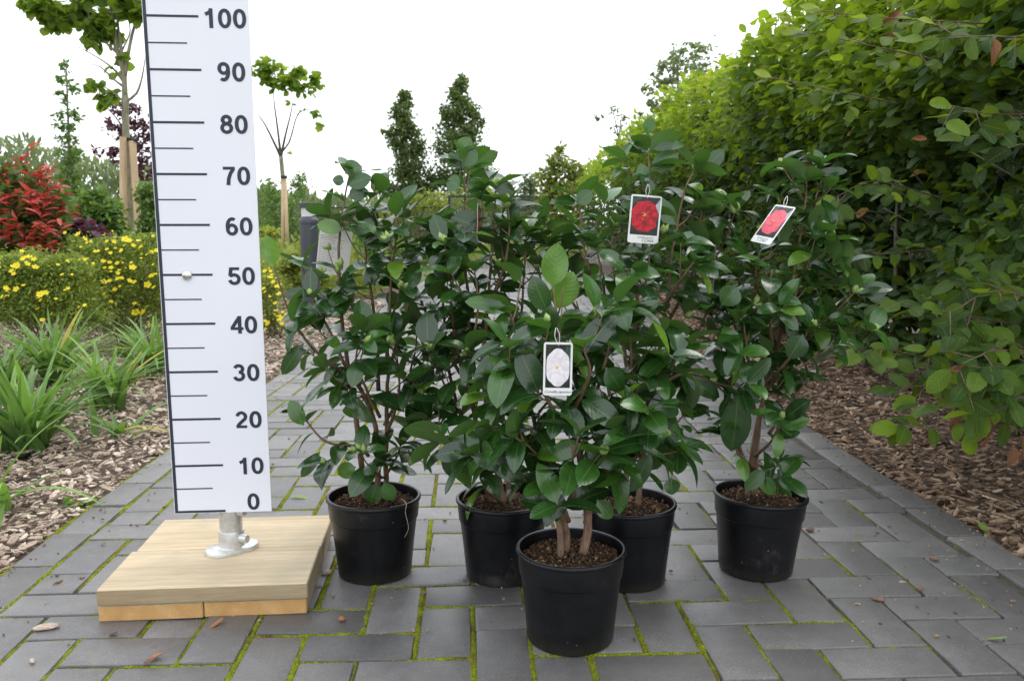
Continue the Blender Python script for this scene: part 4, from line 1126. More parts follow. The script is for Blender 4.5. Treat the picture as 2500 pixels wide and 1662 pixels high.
camellia('camellia at the right by the hedge with clustered pale buds and a tilted red label', X5, Y5, [
    (0.0064, 0.34, [(1722, 1145, 0), (1740, 1000, 0), (1765, 870, 0), (1790, 740, 0), (1820, 640, 0), (1842, 520, 0), (1852, 440, 0), (1850, 412, 0)]),
    (0.0052, 0.34, [(1738, 1145, .02), (1752, 960, .02), (1790, 800, .02), (1832, 680, .02), (1868, 560, .02), (1875, 480, .02), (1893, 405, .02), (1893, 380, .02)]),
    (0.0042, 0.40, [(1725, 1100, 0), (1690, 980, -.03), (1680, 860, -.04), (1672, 780, -.04), (1658, 700, -.04)]),
    (0.0042, 0.35, [(1765, 900, .02), (1860, 780, .02), (1940, 700, .02), (1968, 670, .02)]),
    (0.0038, 0.30, [(1770, 880, -.03), (1820, 820, -.06), (1865, 760, -.08)]),
    (0.0038, 0.30, [(1740, 950, .04), (1690, 750, .05), (1655, 620, .05), (1645, 560, .05)]),
    (0.0036, 0.30, [(1770, 1000, .02), (1830, 920, .03), (1865, 870, .03)]),
    (0.0036, 0.30, [(1780, 800, -.03), (1770, 700, -.07), (1780, 620, -.08)]),
    (0.0036, 0.30, [(1800, 720, .04), (1850, 640, .06), (1865, 590, .06)]),
    (0.0036, 0.25, [(1740, 900, -.04), (1720, 800, -.09), (1710, 720, -.09)]),
    (0.0036, 0.25, [(1735, 1080, -.02), (1700, 1040, -.06), (1690, 1000, -.07)]),
    (0.0036, 0.25, [(1740, 1050, -.02), (1780, 1010, -.06), (1795, 970, -.07)]),
    (0.0034, 0.25, [(1740, 1110, -.02), (1775, 1090, -.05), (1800, 1060, -.05)]),
    (0.0034, 0.25, [(1750, 700, .0), (1740, 620, -.03), (1750, 580, -.03)]),
    (0.0034, 0.40, [(1790, 760, .03), (1890, 740, .03), (1930, 780, .02)]),
    ], 15, key=[(1893, 385, 1880, 345, 24, .02, .6), (1700, 905, 1692, 1045, 70, -.1, .5, .4), (1880, 400, 1955, 390, 22, .0, .15), (1700, 660, 1665, 700, 50, -.1, .65), (1850, 770, 1820, 825, 52, -.1, .4, .3),
    (1750, 1095, 1788, 1140, 34, -.08, .8, .4), (1760, 1080, 1720, 1130, 36, -.08, .6), (1978, 675, 2048, 672, 28, 0, .15), (1700, 940, 1760, 870, 44, -.09, .55), (1790, 1080, 1830, 1130, 34, -.07, .5)],
    dens=0.86, nbuds=22, twigs=1.8)

# ------------------------------------------------------------------ plant labels
def blob(c, rx, ry, n, seed, amp=0.12, lobes=7):
    out = []
    for i in range(n):
        t = 2 * math.pi * i / n
        r = 1 + amp * math.cos(lobes * t + seed) * 0.6 + amp * 0.5 * math.cos((lobes - 2) * t + 2 * seed)
        ct, st = math.cos(t), math.sin(t)
        out.append((c[0] + rx * r * math.copysign(abs(ct) ** 0.8, ct), c[1] + ry * r * math.copysign(abs(st) ** 0.8, st)))
    return out

def label_card(label, tl, tr, bl, Y, yawn, photo, hang, seed, lines=(), dY=(0, 0)):
    """corner pixels; dY: extra depth of (top-right, bottom-left) relative to top-left"""
    A = P(*tl, Y); B = P(*tr, Y + dY[0]); C = P(*bl, Y + dY[1])
    ux = B - A; w = np.linalg.norm(ux); ux /= w
    uz = A - C; h = np.linalg.norm(uz); uz /= h
    uz = unit(uz - ux * np.dot(uz, ux)); n = np.cross(ux, uz)
    if n[1] > 0: n = -n
    root = empty('plant_label', tuple(A))
    tag(root, label, 'plant label', 'picture labels tied to the camellias')
    def q(a, b, d=0.0): return A + ux * a + uz * (b - h) + n * d
    r = 0.004
    def rrect(x0, y0, x1, y1, rr):
        pts = []
        for cx, cy, a0 in ((x1 - rr, y1 - rr, 0), (x0 + rr, y1 - rr, 90), (x0 + rr, y0 + rr, 180), (x1 - rr, y0 + rr, 270)):
            for k in range(5):
                a = math.radians(a0 + 22.5 * k); pts.append((cx + rr * math.cos(a), cy + rr * math.sin(a)))
        return pts
    def poly(pts, d, name, mat, parent, thick=0.0):
        V = [q(a, b, d) for a, b in pts]; m = len(pts); F = [tuple(range(m))]
        if thick:
            V += [q(a, b, d - thick) for a, b in pts]; F.append(tuple(range(2 * m - 1, m - 1, -1)))
            F += [(i + m, (i + 1) % m + m, (i + 1) % m, i) for i in range(m)]
        return mesh_obj(name, np.array(V), F, mat, parent, False)
    card = poly(rrect(0, 0, w, h, r), 0, 'card', M['card'] if photo != 'text' else M['card_back'], root, 0.0006)
    if photo == 'text':
        mb = MB(); g = rng(seed)
        def line(x0, x1, yb, t, mi):
            mb.add([q(x0, yb, .0003), q(x1, yb, .0003), q(x1, yb + t, .0003), q(x0, yb + t, .0003)], [(0, 1, 2, 3)], mi)
        yb = h - 0.005
        line(0.003, 0.014, yb, 0.0007, 0)
        yb = h - 0.016
        k = 0
        while yb > 0.006:
            x = 0.003; end = 0.038 + g.uniform(-.01, .006)
            while x < end:
                l = g.uniform(0.002, 0.008); line(x, min(x + l, end), yb, 0.0007, 0 if k < 4 or k > 14 else 1); x += l + 0.0008
            if k in (2, 4, 6, 7, 13): line(0.049, 0.049 + g.uniform(.004, .008), yb - 0.0004, 0.0007, 1)
            yb -= 0.0033 if k not in (3, 9) else 0.0045
            k += 1
        mb.build('printed_text', None, card, False, mats=[M['ink'], M['ink_brown']])
    else:
        m_ = 0.0035; y0 = h * 0.145 if photo == 'pink' else h * 0.175
        ph = poly([(m_, y0), (w - m_, y0), (w - m_, h - m_), (m_, h - m_)], 0.0003, 'photo', M['photo_dark'], card)
        cx, cy = w * 0.5, y0 + (h - m_ - y0) * 0.47
        if photo == 'pink':
            mb = MB()
            fl = poly(blob((cx, cy), w * 0.40, (h - y0) * 0.40, 60, 3.1, 0.05, 6), 0.0006, 'flower', M['print_pink'], ph)
            poly([(w * .72, h * .75), (w - m_ - .0005, h * .70), (w - m_ - .0005, h * .90), (w * .78, h * .93)], 0.00045, 'leaf', M['photo_green'], ph)
            poly(blob((cx - w * .03, cy), w * 0.045, h * 0.03, 20, 1, 0.1), 0.0009, 'stamens', M['print_yellow'], ph)
        else:
            mt = M['print_red'] if photo == 'red' else M['print_red2']
            poly([(m_ + .0005, h * .80), (w * .35, h * .93), (w * .30, h - m_ - .0005), (m_ + .0005, h - m_ - .0005)], 0.00045, 'leaf', M['photo_green'], ph)
            poly([(w - m_ - .0005, h * .62), (w * .80, h * .80), (w - m_ - .0005, h * .93)], 0.00045, 'background', M['photo_grey'], ph)
            poly(blob((cx - w * .02, cy + h * .02), w * 0.42, (h - y0) * 0.385, 72, 5.3, 0.05, 9), 0.0006, 'flower', mt, ph)
            g = rng(seed)
            mb = MB()
            for k in range(12):
                a = cx - w * 0.06 + g.normal(0, w * .07); b = cy + h * 0.05 + g.normal(0, h * .04)
                mb.add([q(a, b, .0009), q(a + .0012, b, .0009), q(a + .0014, b + .0018, .0009), q(a, b + .0018, .0009)], [(0, 1, 2, 3)])
            mb.build('stamens', M['print_yellow'], ph, False)
        for (txt, size, ax, ay, al, sh_) in lines:
            text_mesh(txt, size, M['ink'], q(w * ax, h * ay, 0.0004), ux, uz, 'lettering', card, align=al, shear=sh_)
    # string loop
    hp = q(w * 0.52, h - 0.006, 0.0008); H1 = P(*hang, Y + 0.01)
    mb = MB()
    mid = (hp + H1) / 2
    mb.tube(spline([hp, mid + np.array([-.004, -.003, 0]), H1], 0.004), 0.0005, 6)
    mb.tube(spline([hp + n * -0.0016, mid + np.array([.004, .001, 0.002]), H1 + np.array([.002, 0, 0])], 0.004), 0.0005, 6)
    mb.build('string', M['string'], root)
    mb = MB(); mb.lathe((0, 0, 0), [(0.0, 0), (0.0016, 0)], 14)
    return root
label_card('white label with a pale pink flower photo hanging on the front camellia', (1253, 788), (1320, 789), (1250, 910), 1.40, 0, 'pink', (1280, 755), 1,
           lines=(('Camellia japonica', 0.0062, 0.5, 0.068, 'CENTER', 0.35),))
label_card('upright white label with a dark red double flower on the tallest camellia', (1455, 447), (1526, 453), (1445, 558), 1.725, 0, 'red', (1492, 425), 2,
           lines=(('Camellia japonica', 0.0048, 0.84, 0.125, 'RIGHT', 0.0), ('COAH', 0.0085, 0.84, 0.06, 'RIGHT', 0.0)), dY=(0.012, 0.0))
label_card('tilted white label with a paler red flower on the camellia by the hedge', (1787, 471), (1834, 478), (1738, 556), 1.80, 0, 'red2', (1812, 452), 3,
           lines=(('Camellia japonica', 0.0048, 0.5, 0.12, 'CENTER', 0.0), ('C. COAH', 0.0065, 0.5, 0.06, 'CENTER', 0.0)), dY=(-0.056, -0.025))
label_card('back of a label printed with small text behind the slender camellia', (737, 524), (813, 534), (731, 628), 1.95, 0, 'text', (782, 505), 4)
label_card('red flower label seen edge on among the leaves of the broad camellia', (1101, 468), (1109, 478), (1100, 552), 1.80, 0, 'red2', (1105, 440), 5, dY=(0.068, 0.0))

# ------------------------------------------------------------------ litter on the path
def fallen(name, label, cat, x, y, L, W, rz, mat, kind='beech', var=0.6, arch=-0.5, fold=0.4, tilt=0.1, grp=None):
    p = P(x, y, 1.0); r = p - np.array([0, 0, CAM_H]); p = np.array([0, 0, CAM_H]) + r * ((0.004 - CAM_H) / r[2])
    root_p = p
    lv = Leaves(); d = np.array([math.cos(rz), math.sin(rz), tilt])
    lv.add(root_p - unit(d) * L / 2, d, (0.05, 0, 1), L, W, fold, arch, var)
    o = lv.build(name, mat, None, kind, 12, 7, int(x))
    tag(o, label, cat, grp)
fallen('fallen_leaf', 'small curled brown leaf on the pavers in front of the timber base', 'leaf', 500, 1438, 0.035, 0.012, 0.9, M['dead_leaf'], var=0.9)
fallen('fallen_leaf', 'dark shrivelled leaf on the pavers just below the left part of the base', 'leaf', 262, 1461, 0.022, 0.013, -0.4, M['dead_leaf'], var=0.05)
fallen('fallen_leaf', 'tan leaf lying against a reddish one on the lower left pavers', 'leaf', 362, 1513, 0.030, 0.018, 0.1, M['dead_leaf'], var=1.0)
fallen('fallen_leaf', 'reddish brown curled leaf touching a tan leaf on the lower left pavers', 'leaf', 345, 1524, 0.022, 0.014, 0.4, M['dead_leaf'], var=0.35)
fallen('fallen_leaf', 'pale green narrow leaf on the pavers between the board and the left pot', 'leaf', 690, 1142, 0.06, 0.018, 0.0, M['fresh_leaf'], 'camellia', var=0.9, arch=0.4)
fallen('fallen_leaf', 'bright green leaf standing on the edge of the wood chips at the right', 'leaf', 2262, 1220, 0.055, 0.035, 2.2, M['fresh_leaf'], 'camellia', var=0.6, tilt=0.4)
fallen('fallen_leaf', 'small yellow green leaf on the pavers in the lower right corner', 'leaf', 2298, 1474, 0.036, 0.014, -0.5, M['fresh_leaf'], 'camellia', var=0.4)
fallen('fallen_leaf', 'dark green leaf on the pavers between the two right pots', 'leaf', 1664, 1219, 0.035, 0.010, 0.1, M['camellia'], 'camellia', var=0.6)
def pebble(name, label, cat, x, y, sx, sy, sz, rz, mat, seed, stretch=1):
    p = P(x, y, 1.0); r = p - np.array([0, 0, CAM_H]); p = np.array([0, 0, CAM_H]) + r * ((0.003 - CAM_H) / r[2])
    V = []; F = []; nr, na = 8, 14
    for i in range(nr + 1):
        for j in range(na):
            a = math.pi * i / nr; t = 2 * math.pi * j / na
            v = np.array([math.sin(a) * math.cos(t), math.sin(a) * math.sin(t), math.cos(a)])
            k = 1 + 0.25 * mnoise.noise(Vector(v * 1.7 + np.array([seed, 0, 0])))
            v = v * k * np.array([sx, sy, sz]) / 2
            V.append(p + np.array([v[0] * math.cos(rz) - v[1] * math.sin(rz), v[0] * math.sin(rz) + v[1] * math.cos(rz), v[2] + sz * 0.3]))
    for i in range(nr):
        for j in range(na): F.append((i * na + j, (i + 1) * na + j, (i + 1) * na + (j + 1) % na, i * na + (j + 1) % na))
    o = mesh_obj(name, np.array(V), F, mat); tag(o, label, cat)
M['nut'] = simple('brown nut', (0.26, 0.11, 0.05), 0.45, noise_amt=0.4, scale=200)
M['chip1'] = bark_mat('bleached chip', (0.22, 0.15, 0.10), (0.62, 0.52, 0.42), 180, (0.25, 1, 1))
M['chip2'] = bark_mat('brown chip', (0.10, 0.06, 0.045), (0.26, 0.17, 0.13), 180, (0.25, 1, 1))
pebble('beech_nut', 'round red brown nut on the pavers below the left pot', 'nut', 788, 1427, 0.016, 0.014, 0.010, 0.3, M['nut'], 1)
pebble('wood_chip', 'striped pale wood chip on the pavers left of the timber base', 'wood chip', 107, 1446, 0.046, 0.024, 0.010, 0.35, M['chip1'], 2)
pebble('wood_chip', 'small grey wood splinter on the pavers in the lower left corner', 'wood chip', 74, 1522, 0.020, 0.008, 0.004, -0.9, M['chip1'], 3)
pebble('wood_chip', 'brown wood chip on a joint right of the far right pot', 'wood chip', 1866, 1222, 0.022, 0.014, 0.012, 0.1, M['chip2'], 4)
pebble('wood_chip', 'blunt brown wood chip on the pavers at the lower right, the nearest one', 'wood chip', 2024, 1381, 0.026, 0.016, 0.009, -0.3, M['chip2'], 5)
pebble('wood_chip', 'rounded brown wood chip on a joint right of the nearest brown chip', 'wood chip', 2117, 1357, 0.019, 0.015, 0.010, 0.2, M['chip2'], 6)
pebble('wood_chip', 'dark brown wood chip in the open joint near the right edge of the path', 'wood chip', 2152, 1288, 0.022, 0.015, 0.010, -0.2, M['chip2'], 7)
pebble('wood_chip', 'brown wood chip wedged beside the right side of the timber base', 'wood chip', 753, 1320, 0.024, 0.016, 0.012, 0.4, M['chip1'], 8)
pebble('seed_pod', 'small green seed on the paver in front of the nearest pot', 'seed', 1297, 1611, 0.011, 0.008, 0.006, -0.6, M['bud'], 9)

root_strand()
def litter():
    g = rng(77); n = 1100
    y = 1.5 + 4.5 * g.random(n) ** 1.4
    x = np.where(g.random(n) < 0.72, edgeR(y) - 0.5 * g.random(n) ** 2.6, g.uniform(-1.0, 1.0, n))
    x = np.where(g.random(n) < 0.15, edgeL(y) + 0.2 * g.random(n) ** 2, x)
    s = g.lognormal(math.log(0.0035), 0.45, n); a = g.uniform(0, 6.28, n)
    shp = np.array([(-1, -.4), (.2, -.6), (1, .1), (-.2, .6)])[None] * s[:, None, None] * g.uniform(.6, 1.2, (n, 4, 1))
    V = np.zeros((n, 8, 3)); c, sn = np.cos(a)[:, None], np.sin(a)[:, None]
    for k, z in ((0, 0.0035), (4, 0.0005)):
        V[:, k:k + 4, 0] = x[:, None] + shp[..., 0] * c - shp[..., 1] * sn * .6
        V[:, k:k + 4, 1] = y[:, None] + shp[..., 0] * sn + shp[..., 1] * c * .6
        V[:, k:k + 4, 2] = z + g.uniform(0, 0.002, (n, 4))
    b = np.array([(0, 1, 2, 3), (0, 4, 5, 1), (1, 5, 6, 2), (2, 6, 7, 3), (3, 7, 4, 0)])
    F = (b[None] + (np.arange(n) * 8)[:, None, None]).reshape(-1, 4)
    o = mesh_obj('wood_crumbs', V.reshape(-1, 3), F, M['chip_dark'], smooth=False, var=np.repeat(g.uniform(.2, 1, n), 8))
    tag(o, kind='stuff', label='fine wood crumbs scattered on the right part of the path', cat='wood crumbs')
litter()

# ------------------------------------------------------------------ beech hedge
def rand_leaf_cloud(lv, g, C, L0, W_ratio, up=0.5, out=None, var=(0.5, 0.2), fold=0.25, arch=0.4):
    n = len(C)
    d = g.normal(0, 1, (n, 3)); d[:, 2] *= 0.55; d[:, 2] -= 0.15
    if out is not None: d += np.array(out) * 0.8
    nr = g.normal(0, 0.45, (n, 3)) + np.array([0, 0, up])
    if out is not None: nr += np.array(out) * 0.5
    L = L0 * g.uniform(0.6, 1.2, n)
    lv.extend(C, d, nr, L, L * g.uniform(W_ratio * .85, W_ratio * 1.15, n), fold, g.uniform(0, arch * 2, n), np.clip(g.normal(var[0], var[1], n), 0, 0.96))

def hedge():
    root = empty('beech_hedge', (2.0, 5, 0))
    tag(root, 'tall green beech hedge running along the right side of the path', 'hedge')
    g = rng(41)
    def face(y):   # x of the hedge face at ground distance y
        return 1.62 + 0.0 * y
    lv = Leaves()
    def layer(n, y0, y1, pw, dx0, dx1, L0, zmin=0.16):
        y = y0 + (y1 - y0) * g.random(n) ** pw
        z = zmin + (2.0 - zmin) * g.random(n)
        t = g.random(n)
        bulge = 0.25 * np.array([mnoise.noise(Vector((a * 0.9, b * 1.6, 3))) for a, b in zip(y, z)]) + 0.07 * np.array([mnoise.noise(Vector((a * 4, b * 4, 9))) for a, b in zip(y, z)])
        xf = 1.60 - bulge + 0.17 * np.exp(-((z - 0.80) / 0.36) ** 2) + 0.10 * np.abs(np.array([mnoise.noise(Vector((a * 2.2, b * 3.0, 21))) for a, b in zip(y, z)]))
        xf += np.where(z < 0.45, (0.45 - z) * 0.7, 0)
        x = xf + dx0 + (dx1 - dx0) * t ** 1.3
        # rounded top
        top = 1.93 + 0.06 * np.sin(y * 1.7) + 0.09 * np.array([mnoise.noise(Vector((a * 1.6, b * 2, 5))) for a, b in zip(y, x)])
        z = np.minimum(z, top - 0.04 * g.random(n)) + np.where(z > 1.8, 0.05 * g.normal(0, 1, n), 0)
        C = np.stack([x, y, z], 1)
        keep = g.random(n) > 0.10 * np.exp(-((z - 0.85) / 0.33) ** 2) * (dx0 < 0.1)
        C = C[keep]; y = y[keep]; z = z[keep]
        k = len(C)
        d = g.normal(0, 1, (k, 3)) * np.array([0.8, 1.0, 0.6]) + np.array([-0.9, -0.15, -0.15]); d[:, 2] += np.where(z > 1.8, 0.8, 0)
        nr = g.normal(0, 0.4, (k, 3)) + np.array([-0.35, -0.15, 0.85])
        L = L0 * g.uniform(0.65, 1.15, k)
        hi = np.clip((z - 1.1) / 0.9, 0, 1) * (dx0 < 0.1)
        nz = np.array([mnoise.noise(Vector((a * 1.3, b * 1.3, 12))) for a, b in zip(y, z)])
        va = np.clip((0.13 if dx0 < 0.1 else 0.04) + 0.78 * hi ** 0.7 + 0.18 * nz + g.normal(0, 0.12, k), 0.0, 0.95)  # yellower leaves on top; light above, shade below and inside painted into tone
        va = np.where(g.random(k) < 0.006, 1.0, va)
        lv.extend(C, d, nr, L, L * g.uniform(0.55, 0.7, k), 0.2, g.uniform(0, 0.8, k), va)
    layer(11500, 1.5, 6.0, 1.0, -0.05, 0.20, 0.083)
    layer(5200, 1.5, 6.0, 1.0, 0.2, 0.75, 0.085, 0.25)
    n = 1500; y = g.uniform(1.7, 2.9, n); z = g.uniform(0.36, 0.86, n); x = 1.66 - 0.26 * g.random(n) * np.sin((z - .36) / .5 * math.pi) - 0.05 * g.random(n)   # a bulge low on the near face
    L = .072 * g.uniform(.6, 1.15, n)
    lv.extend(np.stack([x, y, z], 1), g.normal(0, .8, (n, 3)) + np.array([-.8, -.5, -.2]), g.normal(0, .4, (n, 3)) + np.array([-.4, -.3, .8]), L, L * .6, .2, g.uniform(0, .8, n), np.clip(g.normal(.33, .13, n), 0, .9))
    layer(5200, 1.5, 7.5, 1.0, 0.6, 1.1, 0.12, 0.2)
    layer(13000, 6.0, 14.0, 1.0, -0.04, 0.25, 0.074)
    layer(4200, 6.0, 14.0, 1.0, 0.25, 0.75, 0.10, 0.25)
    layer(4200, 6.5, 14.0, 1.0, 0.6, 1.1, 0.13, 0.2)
    layer(9000, 14.0, 26.0, 1.0, -0.05, 0.5, 0.085)
    # top growth
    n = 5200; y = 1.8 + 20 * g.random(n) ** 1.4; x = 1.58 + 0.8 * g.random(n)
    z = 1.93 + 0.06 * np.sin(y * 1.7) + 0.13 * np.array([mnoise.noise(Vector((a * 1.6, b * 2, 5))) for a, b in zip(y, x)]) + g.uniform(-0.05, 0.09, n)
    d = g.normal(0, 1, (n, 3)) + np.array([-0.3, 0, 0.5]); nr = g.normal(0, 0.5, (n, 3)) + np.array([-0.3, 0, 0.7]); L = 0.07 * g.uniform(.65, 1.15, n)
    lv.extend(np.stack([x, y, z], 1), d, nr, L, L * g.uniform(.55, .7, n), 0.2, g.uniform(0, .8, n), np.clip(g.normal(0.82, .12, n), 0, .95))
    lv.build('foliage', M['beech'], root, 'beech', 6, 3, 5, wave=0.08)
    # oversized dark leaves added inside the hedge to block sky light
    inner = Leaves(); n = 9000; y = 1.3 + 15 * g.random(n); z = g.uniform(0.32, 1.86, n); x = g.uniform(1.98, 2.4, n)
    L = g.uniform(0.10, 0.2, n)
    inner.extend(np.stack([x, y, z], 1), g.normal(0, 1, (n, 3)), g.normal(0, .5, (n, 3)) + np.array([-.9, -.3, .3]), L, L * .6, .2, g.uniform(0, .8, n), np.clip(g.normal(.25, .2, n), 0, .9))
    inner.build('light_block_foliage', M['hedge_blocker'], root, 'beech', 4, 3, 6, wave=.1)
    # stems
    y = 1.9
    while y < 13:
        x = 1.86 + g.normal(0, 0.05)
        mb = MB(); r = g.uniform(0.012, 0.02)
        top = np.array([x + g.normal(0, .08), y + g.normal(0, .08), 1.5])
        pts = spline([(x, y, -0.03), (x + g.normal(0, .02), y + g.normal(0, .02), 0.45), (x + g.normal(0, .05), y + g.normal(0, .05), 0.95), top], 0.08)
        mb.tube(pts, np.linspace(r, 0.005, len(pts)), 8)
        for k in range(9):
            i = int(g.integers(3, len(pts) - 1)); a = pts[i]
            e = a + np.array([-g.uniform(.1, .26), g.normal(0, .12), g.uniform(0.05, .3)])
            mb.tube(spline([a, (a + e) / 2 + g.normal(0, .02, 3), e], 0.05), np.linspace(0.005, 0.0015, len(spline([a, (a + e) / 2, e], 0.05))) if False else 0.003, 5)
        mb.build('stem', M['hedge_bark'], root)
        y += g.uniform(0.24, 0.36)
    # sprays reaching out of the face near the camera
    big = Leaves(); tw = MB(); dead = Leaves()
    sprays = [
        ([(2330, 745, 2.35), (2230, 735, 2.22), (2150, 720, 2.15), (2080, 700, 2.12)], .6, .45),
        ([(2359, 690, 2.1), (2280, 690, 2.0), (2200, 700, 1.95), (2130, 715, 1.95)], .55, .5),
        ([(2400, 800, 2.0), (2330, 800, 1.9), (2260, 815, 1.85), (2170, 830, 1.85)], .6, .55),
        ([(2359, 640, 2.3), (2270, 640, 2.3), (2190, 655, 2.3)], .5, .4),
        ([(2200, 830, 2.6), (2110, 810, 2.5), (2040, 800, 2.42), (1990, 815, 2.38)], .5, .6),
        ([(2340, 900, 2.0), (2260, 930, 1.95), (2180, 960, 1.93), (2090, 970, 1.93)], .6, .7),
        ([(2380, 900, 1.9), (2330, 930, 1.85), (2290, 960, 1.82)], .6, .6),
        ([(2359, 860, 1.9), (2300, 870, 1.85), (2240, 850, 1.83)], .55, .55),
        ([(2359, 300, 2.1), (2290, 310, 2.1), (2210, 320, 2.1)], .6, .5),
        ([(2300, 240, 2.3), (2250, 255, 2.2), (2180, 265, 2.15)], .5, .6),
        ([(2100, 440, 2.9), (2020, 430, 2.8), (1930, 440, 2.75)], .5, .6),
        ([(2100, 560, 2.9), (2030, 590, 2.8), (1960, 600, 2.7)], .5, .35),
        ([(2359, 60, 2.2), (2250, 80, 2.2), (2150, 90, 2.2)], .6, .6),
        ([(2200, 30, 2.7), (2050, 40, 2.7), (1900, 20, 2.8)], .6, .8),
        ([(2100, 120, 2.9), (1980, 110, 2.9), (1850, 90, 3.0)], .6, .8),
        ([(2000, 220, 3.1), (1880, 200, 3.1), (1780, 170, 3.2)], .6, .8),
        ([(2250, 900, 2.2), (2180, 890, 2.15), (2110, 900, 2.1)], .5, .7),
    ]
    for pts, _, vb in sprays:
        q = [P(*p) for p in pts]; q[1:] = [a + g.normal(0, .012, 3) for a in q[1:]]; q[0] = q[0] + (0.12, 0.05, -.02); q = spline(q, 0.01)
        tw = MB(); tw.tube(q, np.linspace(0.0028, 0.001, len(q)), 6); tw.build('twig', M['twig'], root)
        cum = np.concatenate([[0], np.cumsum(np.linalg.norm(np.diff(q, axis=0), axis=1))])
        s = 0.05; sgn = 1
        def leaf_on(p, d, k):
            L = g.uniform(0.046, 0.074)
            big.add(p, d, np.array([-0.25, -0.35, 0.9]) + g.normal(0, .42, 3), L, L * g.uniform(.54, .66), g.uniform(0.05, .3), g.uniform(0.1, .8), float(np.clip(g.normal(vb * .62, .13), 0, .93)))
        while s < cum[-1]:
            i = max(0, min(len(q) - 2, int(np.searchsorted(cum, s)) - 1)); T = unit(q[i + 1] - q[i])
            side = unit(np.cross(T, (0.15, -0.45, 0.85)))
            d = unit(T * g.uniform(.5, 1.1) + side * sgn * g.uniform(.6, 1.1) + np.array([0, -0.1, -0.15]) + g.normal(0, .25, 3))
            if g.random() < 0.55:
                Lt = g.uniform(.04, .10); e = q[i] + d * Lt + np.array([0, 0, -.01])
                tq = spline([q[i], (q[i] + e) / 2 + (0, 0, .004), e], .012); tw = MB(); tw.tube(tq, np.linspace(.0014, .0008, len(tq)), 5); tw.build('twig', M['twig'], root)
                s2 = unit(np.cross(d, (0.1, -.4, .9)))
                for f, sg in ((.45, 1), (.75, -1)):
                    leaf_on(q[i] + (e - q[i]) * f, d * .7 + s2 * sg * .8 + g.normal(0, .2, 3), 0)
                leaf_on(e, d + g.normal(0, .2, 3), 0)
            else: leaf_on(q[i], d + np.array([0, 0, -.1]), 0)
            s += g.uniform(0.024, 0.046); sgn = -sgn
        T = unit(q[-1] - q[-2]); big.add(q[-1], T + g.normal(0, .2, 3), (-.1, -.7, .75), 0.07, 0.042, .15, .3, vb)
    big.build('overhanging_foliage', M['beech'], root, 'beech', 14, 5, 8, wave=0.07)
    for (x, y, Y, l, a, v) in [(2285, 85, 2.1, .07, -1.3, .55), (2100, 320, 2.7, .055, 0.1, .95), (2180, 850, 1.95, .06, .05, .6), (2210, 870, 1.95, .06, -.6, .5), (2200, 930, 1.95, .07, -1.5, .5), (2260, 950, 1.93, .08, -1.4, .6), (2275, 960, 1.95, .08, -1.5, .7), (2030, 60, 2.8, .09, .6, .4), (2350, 1000, 1.9, .07, -1.3, .4), (2330, 1020, 1.9, .07, -1.5, .5), (2040, 80, 2.8, .07, -.2, .5)]:
        p = P(x, y, Y); dead.add(p, (math.cos(a), -0.2, math.sin(a)), (0.3, -1, .2), l, l * .4, .7, .8, v)
    dead.build('withered_leaves', M['dead_leaf'], root, 'beech', 10, 5, 3, wave=0.2)
hedge()

# ------------------------------------------------------------------ generic trees and shrubs from leaf clumps
def crown(parent, lobes, Y, L0, mat, seed, kind='beech', W=0.65, nt=5, ns=3, name='crown', depth=1.0, var=(0.5, 0.22), up=0.6, dens=1.0, clump=0, csig=0.13):
    """lobes: (px, py, rx, ry, n) ellipses in the picture at distance Y, given real depth"""
    g = rng(seed); lv = Leaves()
    for lb in lobes:
        px, py, rx, ry, n = lb[:5]; dy = lb[5] if len(lb) > 5 else 0.0
        c = P(px, py, Y + dy); sx = rx * K / F_PX * Y; sz = ry * K / F_PX * Y; sy = min(sx, 1.2 * sz + sx * 0.3) * depth
        n = int(n * dens)
        if clump:
            nc = max(3, n // clump)
            cc = g.normal(0, 1, (nc, 3)); cc = unit(cc) * g.uniform(0.25, 1, (nc, 1)) ** 0.5
            v = cc[g.integers(0, nc, n)] + g.normal(0, csig, (n, 3))
        else:
            v = unit(g.normal(0, 1, (n, 3))) * g.random((n, 1)) ** 0.45
        C = c + v * np.array([sx, sy, sz])
        rand_leaf_cloud(lv, g, C, L0, W, up, None, var)
    return lv.build(name, mat, parent, kind, nt, ns, seed)

def limbs(parent, Y, specs, mat, name='branch', n=6):
    for sp in specs:
        mb = MB()
        r0, r1, pts = sp[0], sp[1], sp[2]
        q = spline([P(p[0], p[1], Y + (p[2] if len(p) > 2 else 0)) for p in pts], 0.08)
        mb.tube(q, np.linspace(r0, r1, len(q)), n)
        mb.build(name, mat, parent)

def ground_y(x, Y):  # root location on the ground
    return (float(P(x, 500, Y)[0]), Y, 0.0)

def base_trunk(parent, x, Y, pts, r0, r1, mat=None):
    """trunk from the ground up through picture points"""
    q = [np.array([P(pts[0][0], pts[0][1], Y)[0], Y, -0.03])] + [P(a, b, Y) for a, b in pts]
    q = spline(q, 0.1); mb = MB(); mb.tube(q, np.linspace(r0, r1, len(q)), 10)
    return mb.build('trunk', mat or M['bark'], parent)

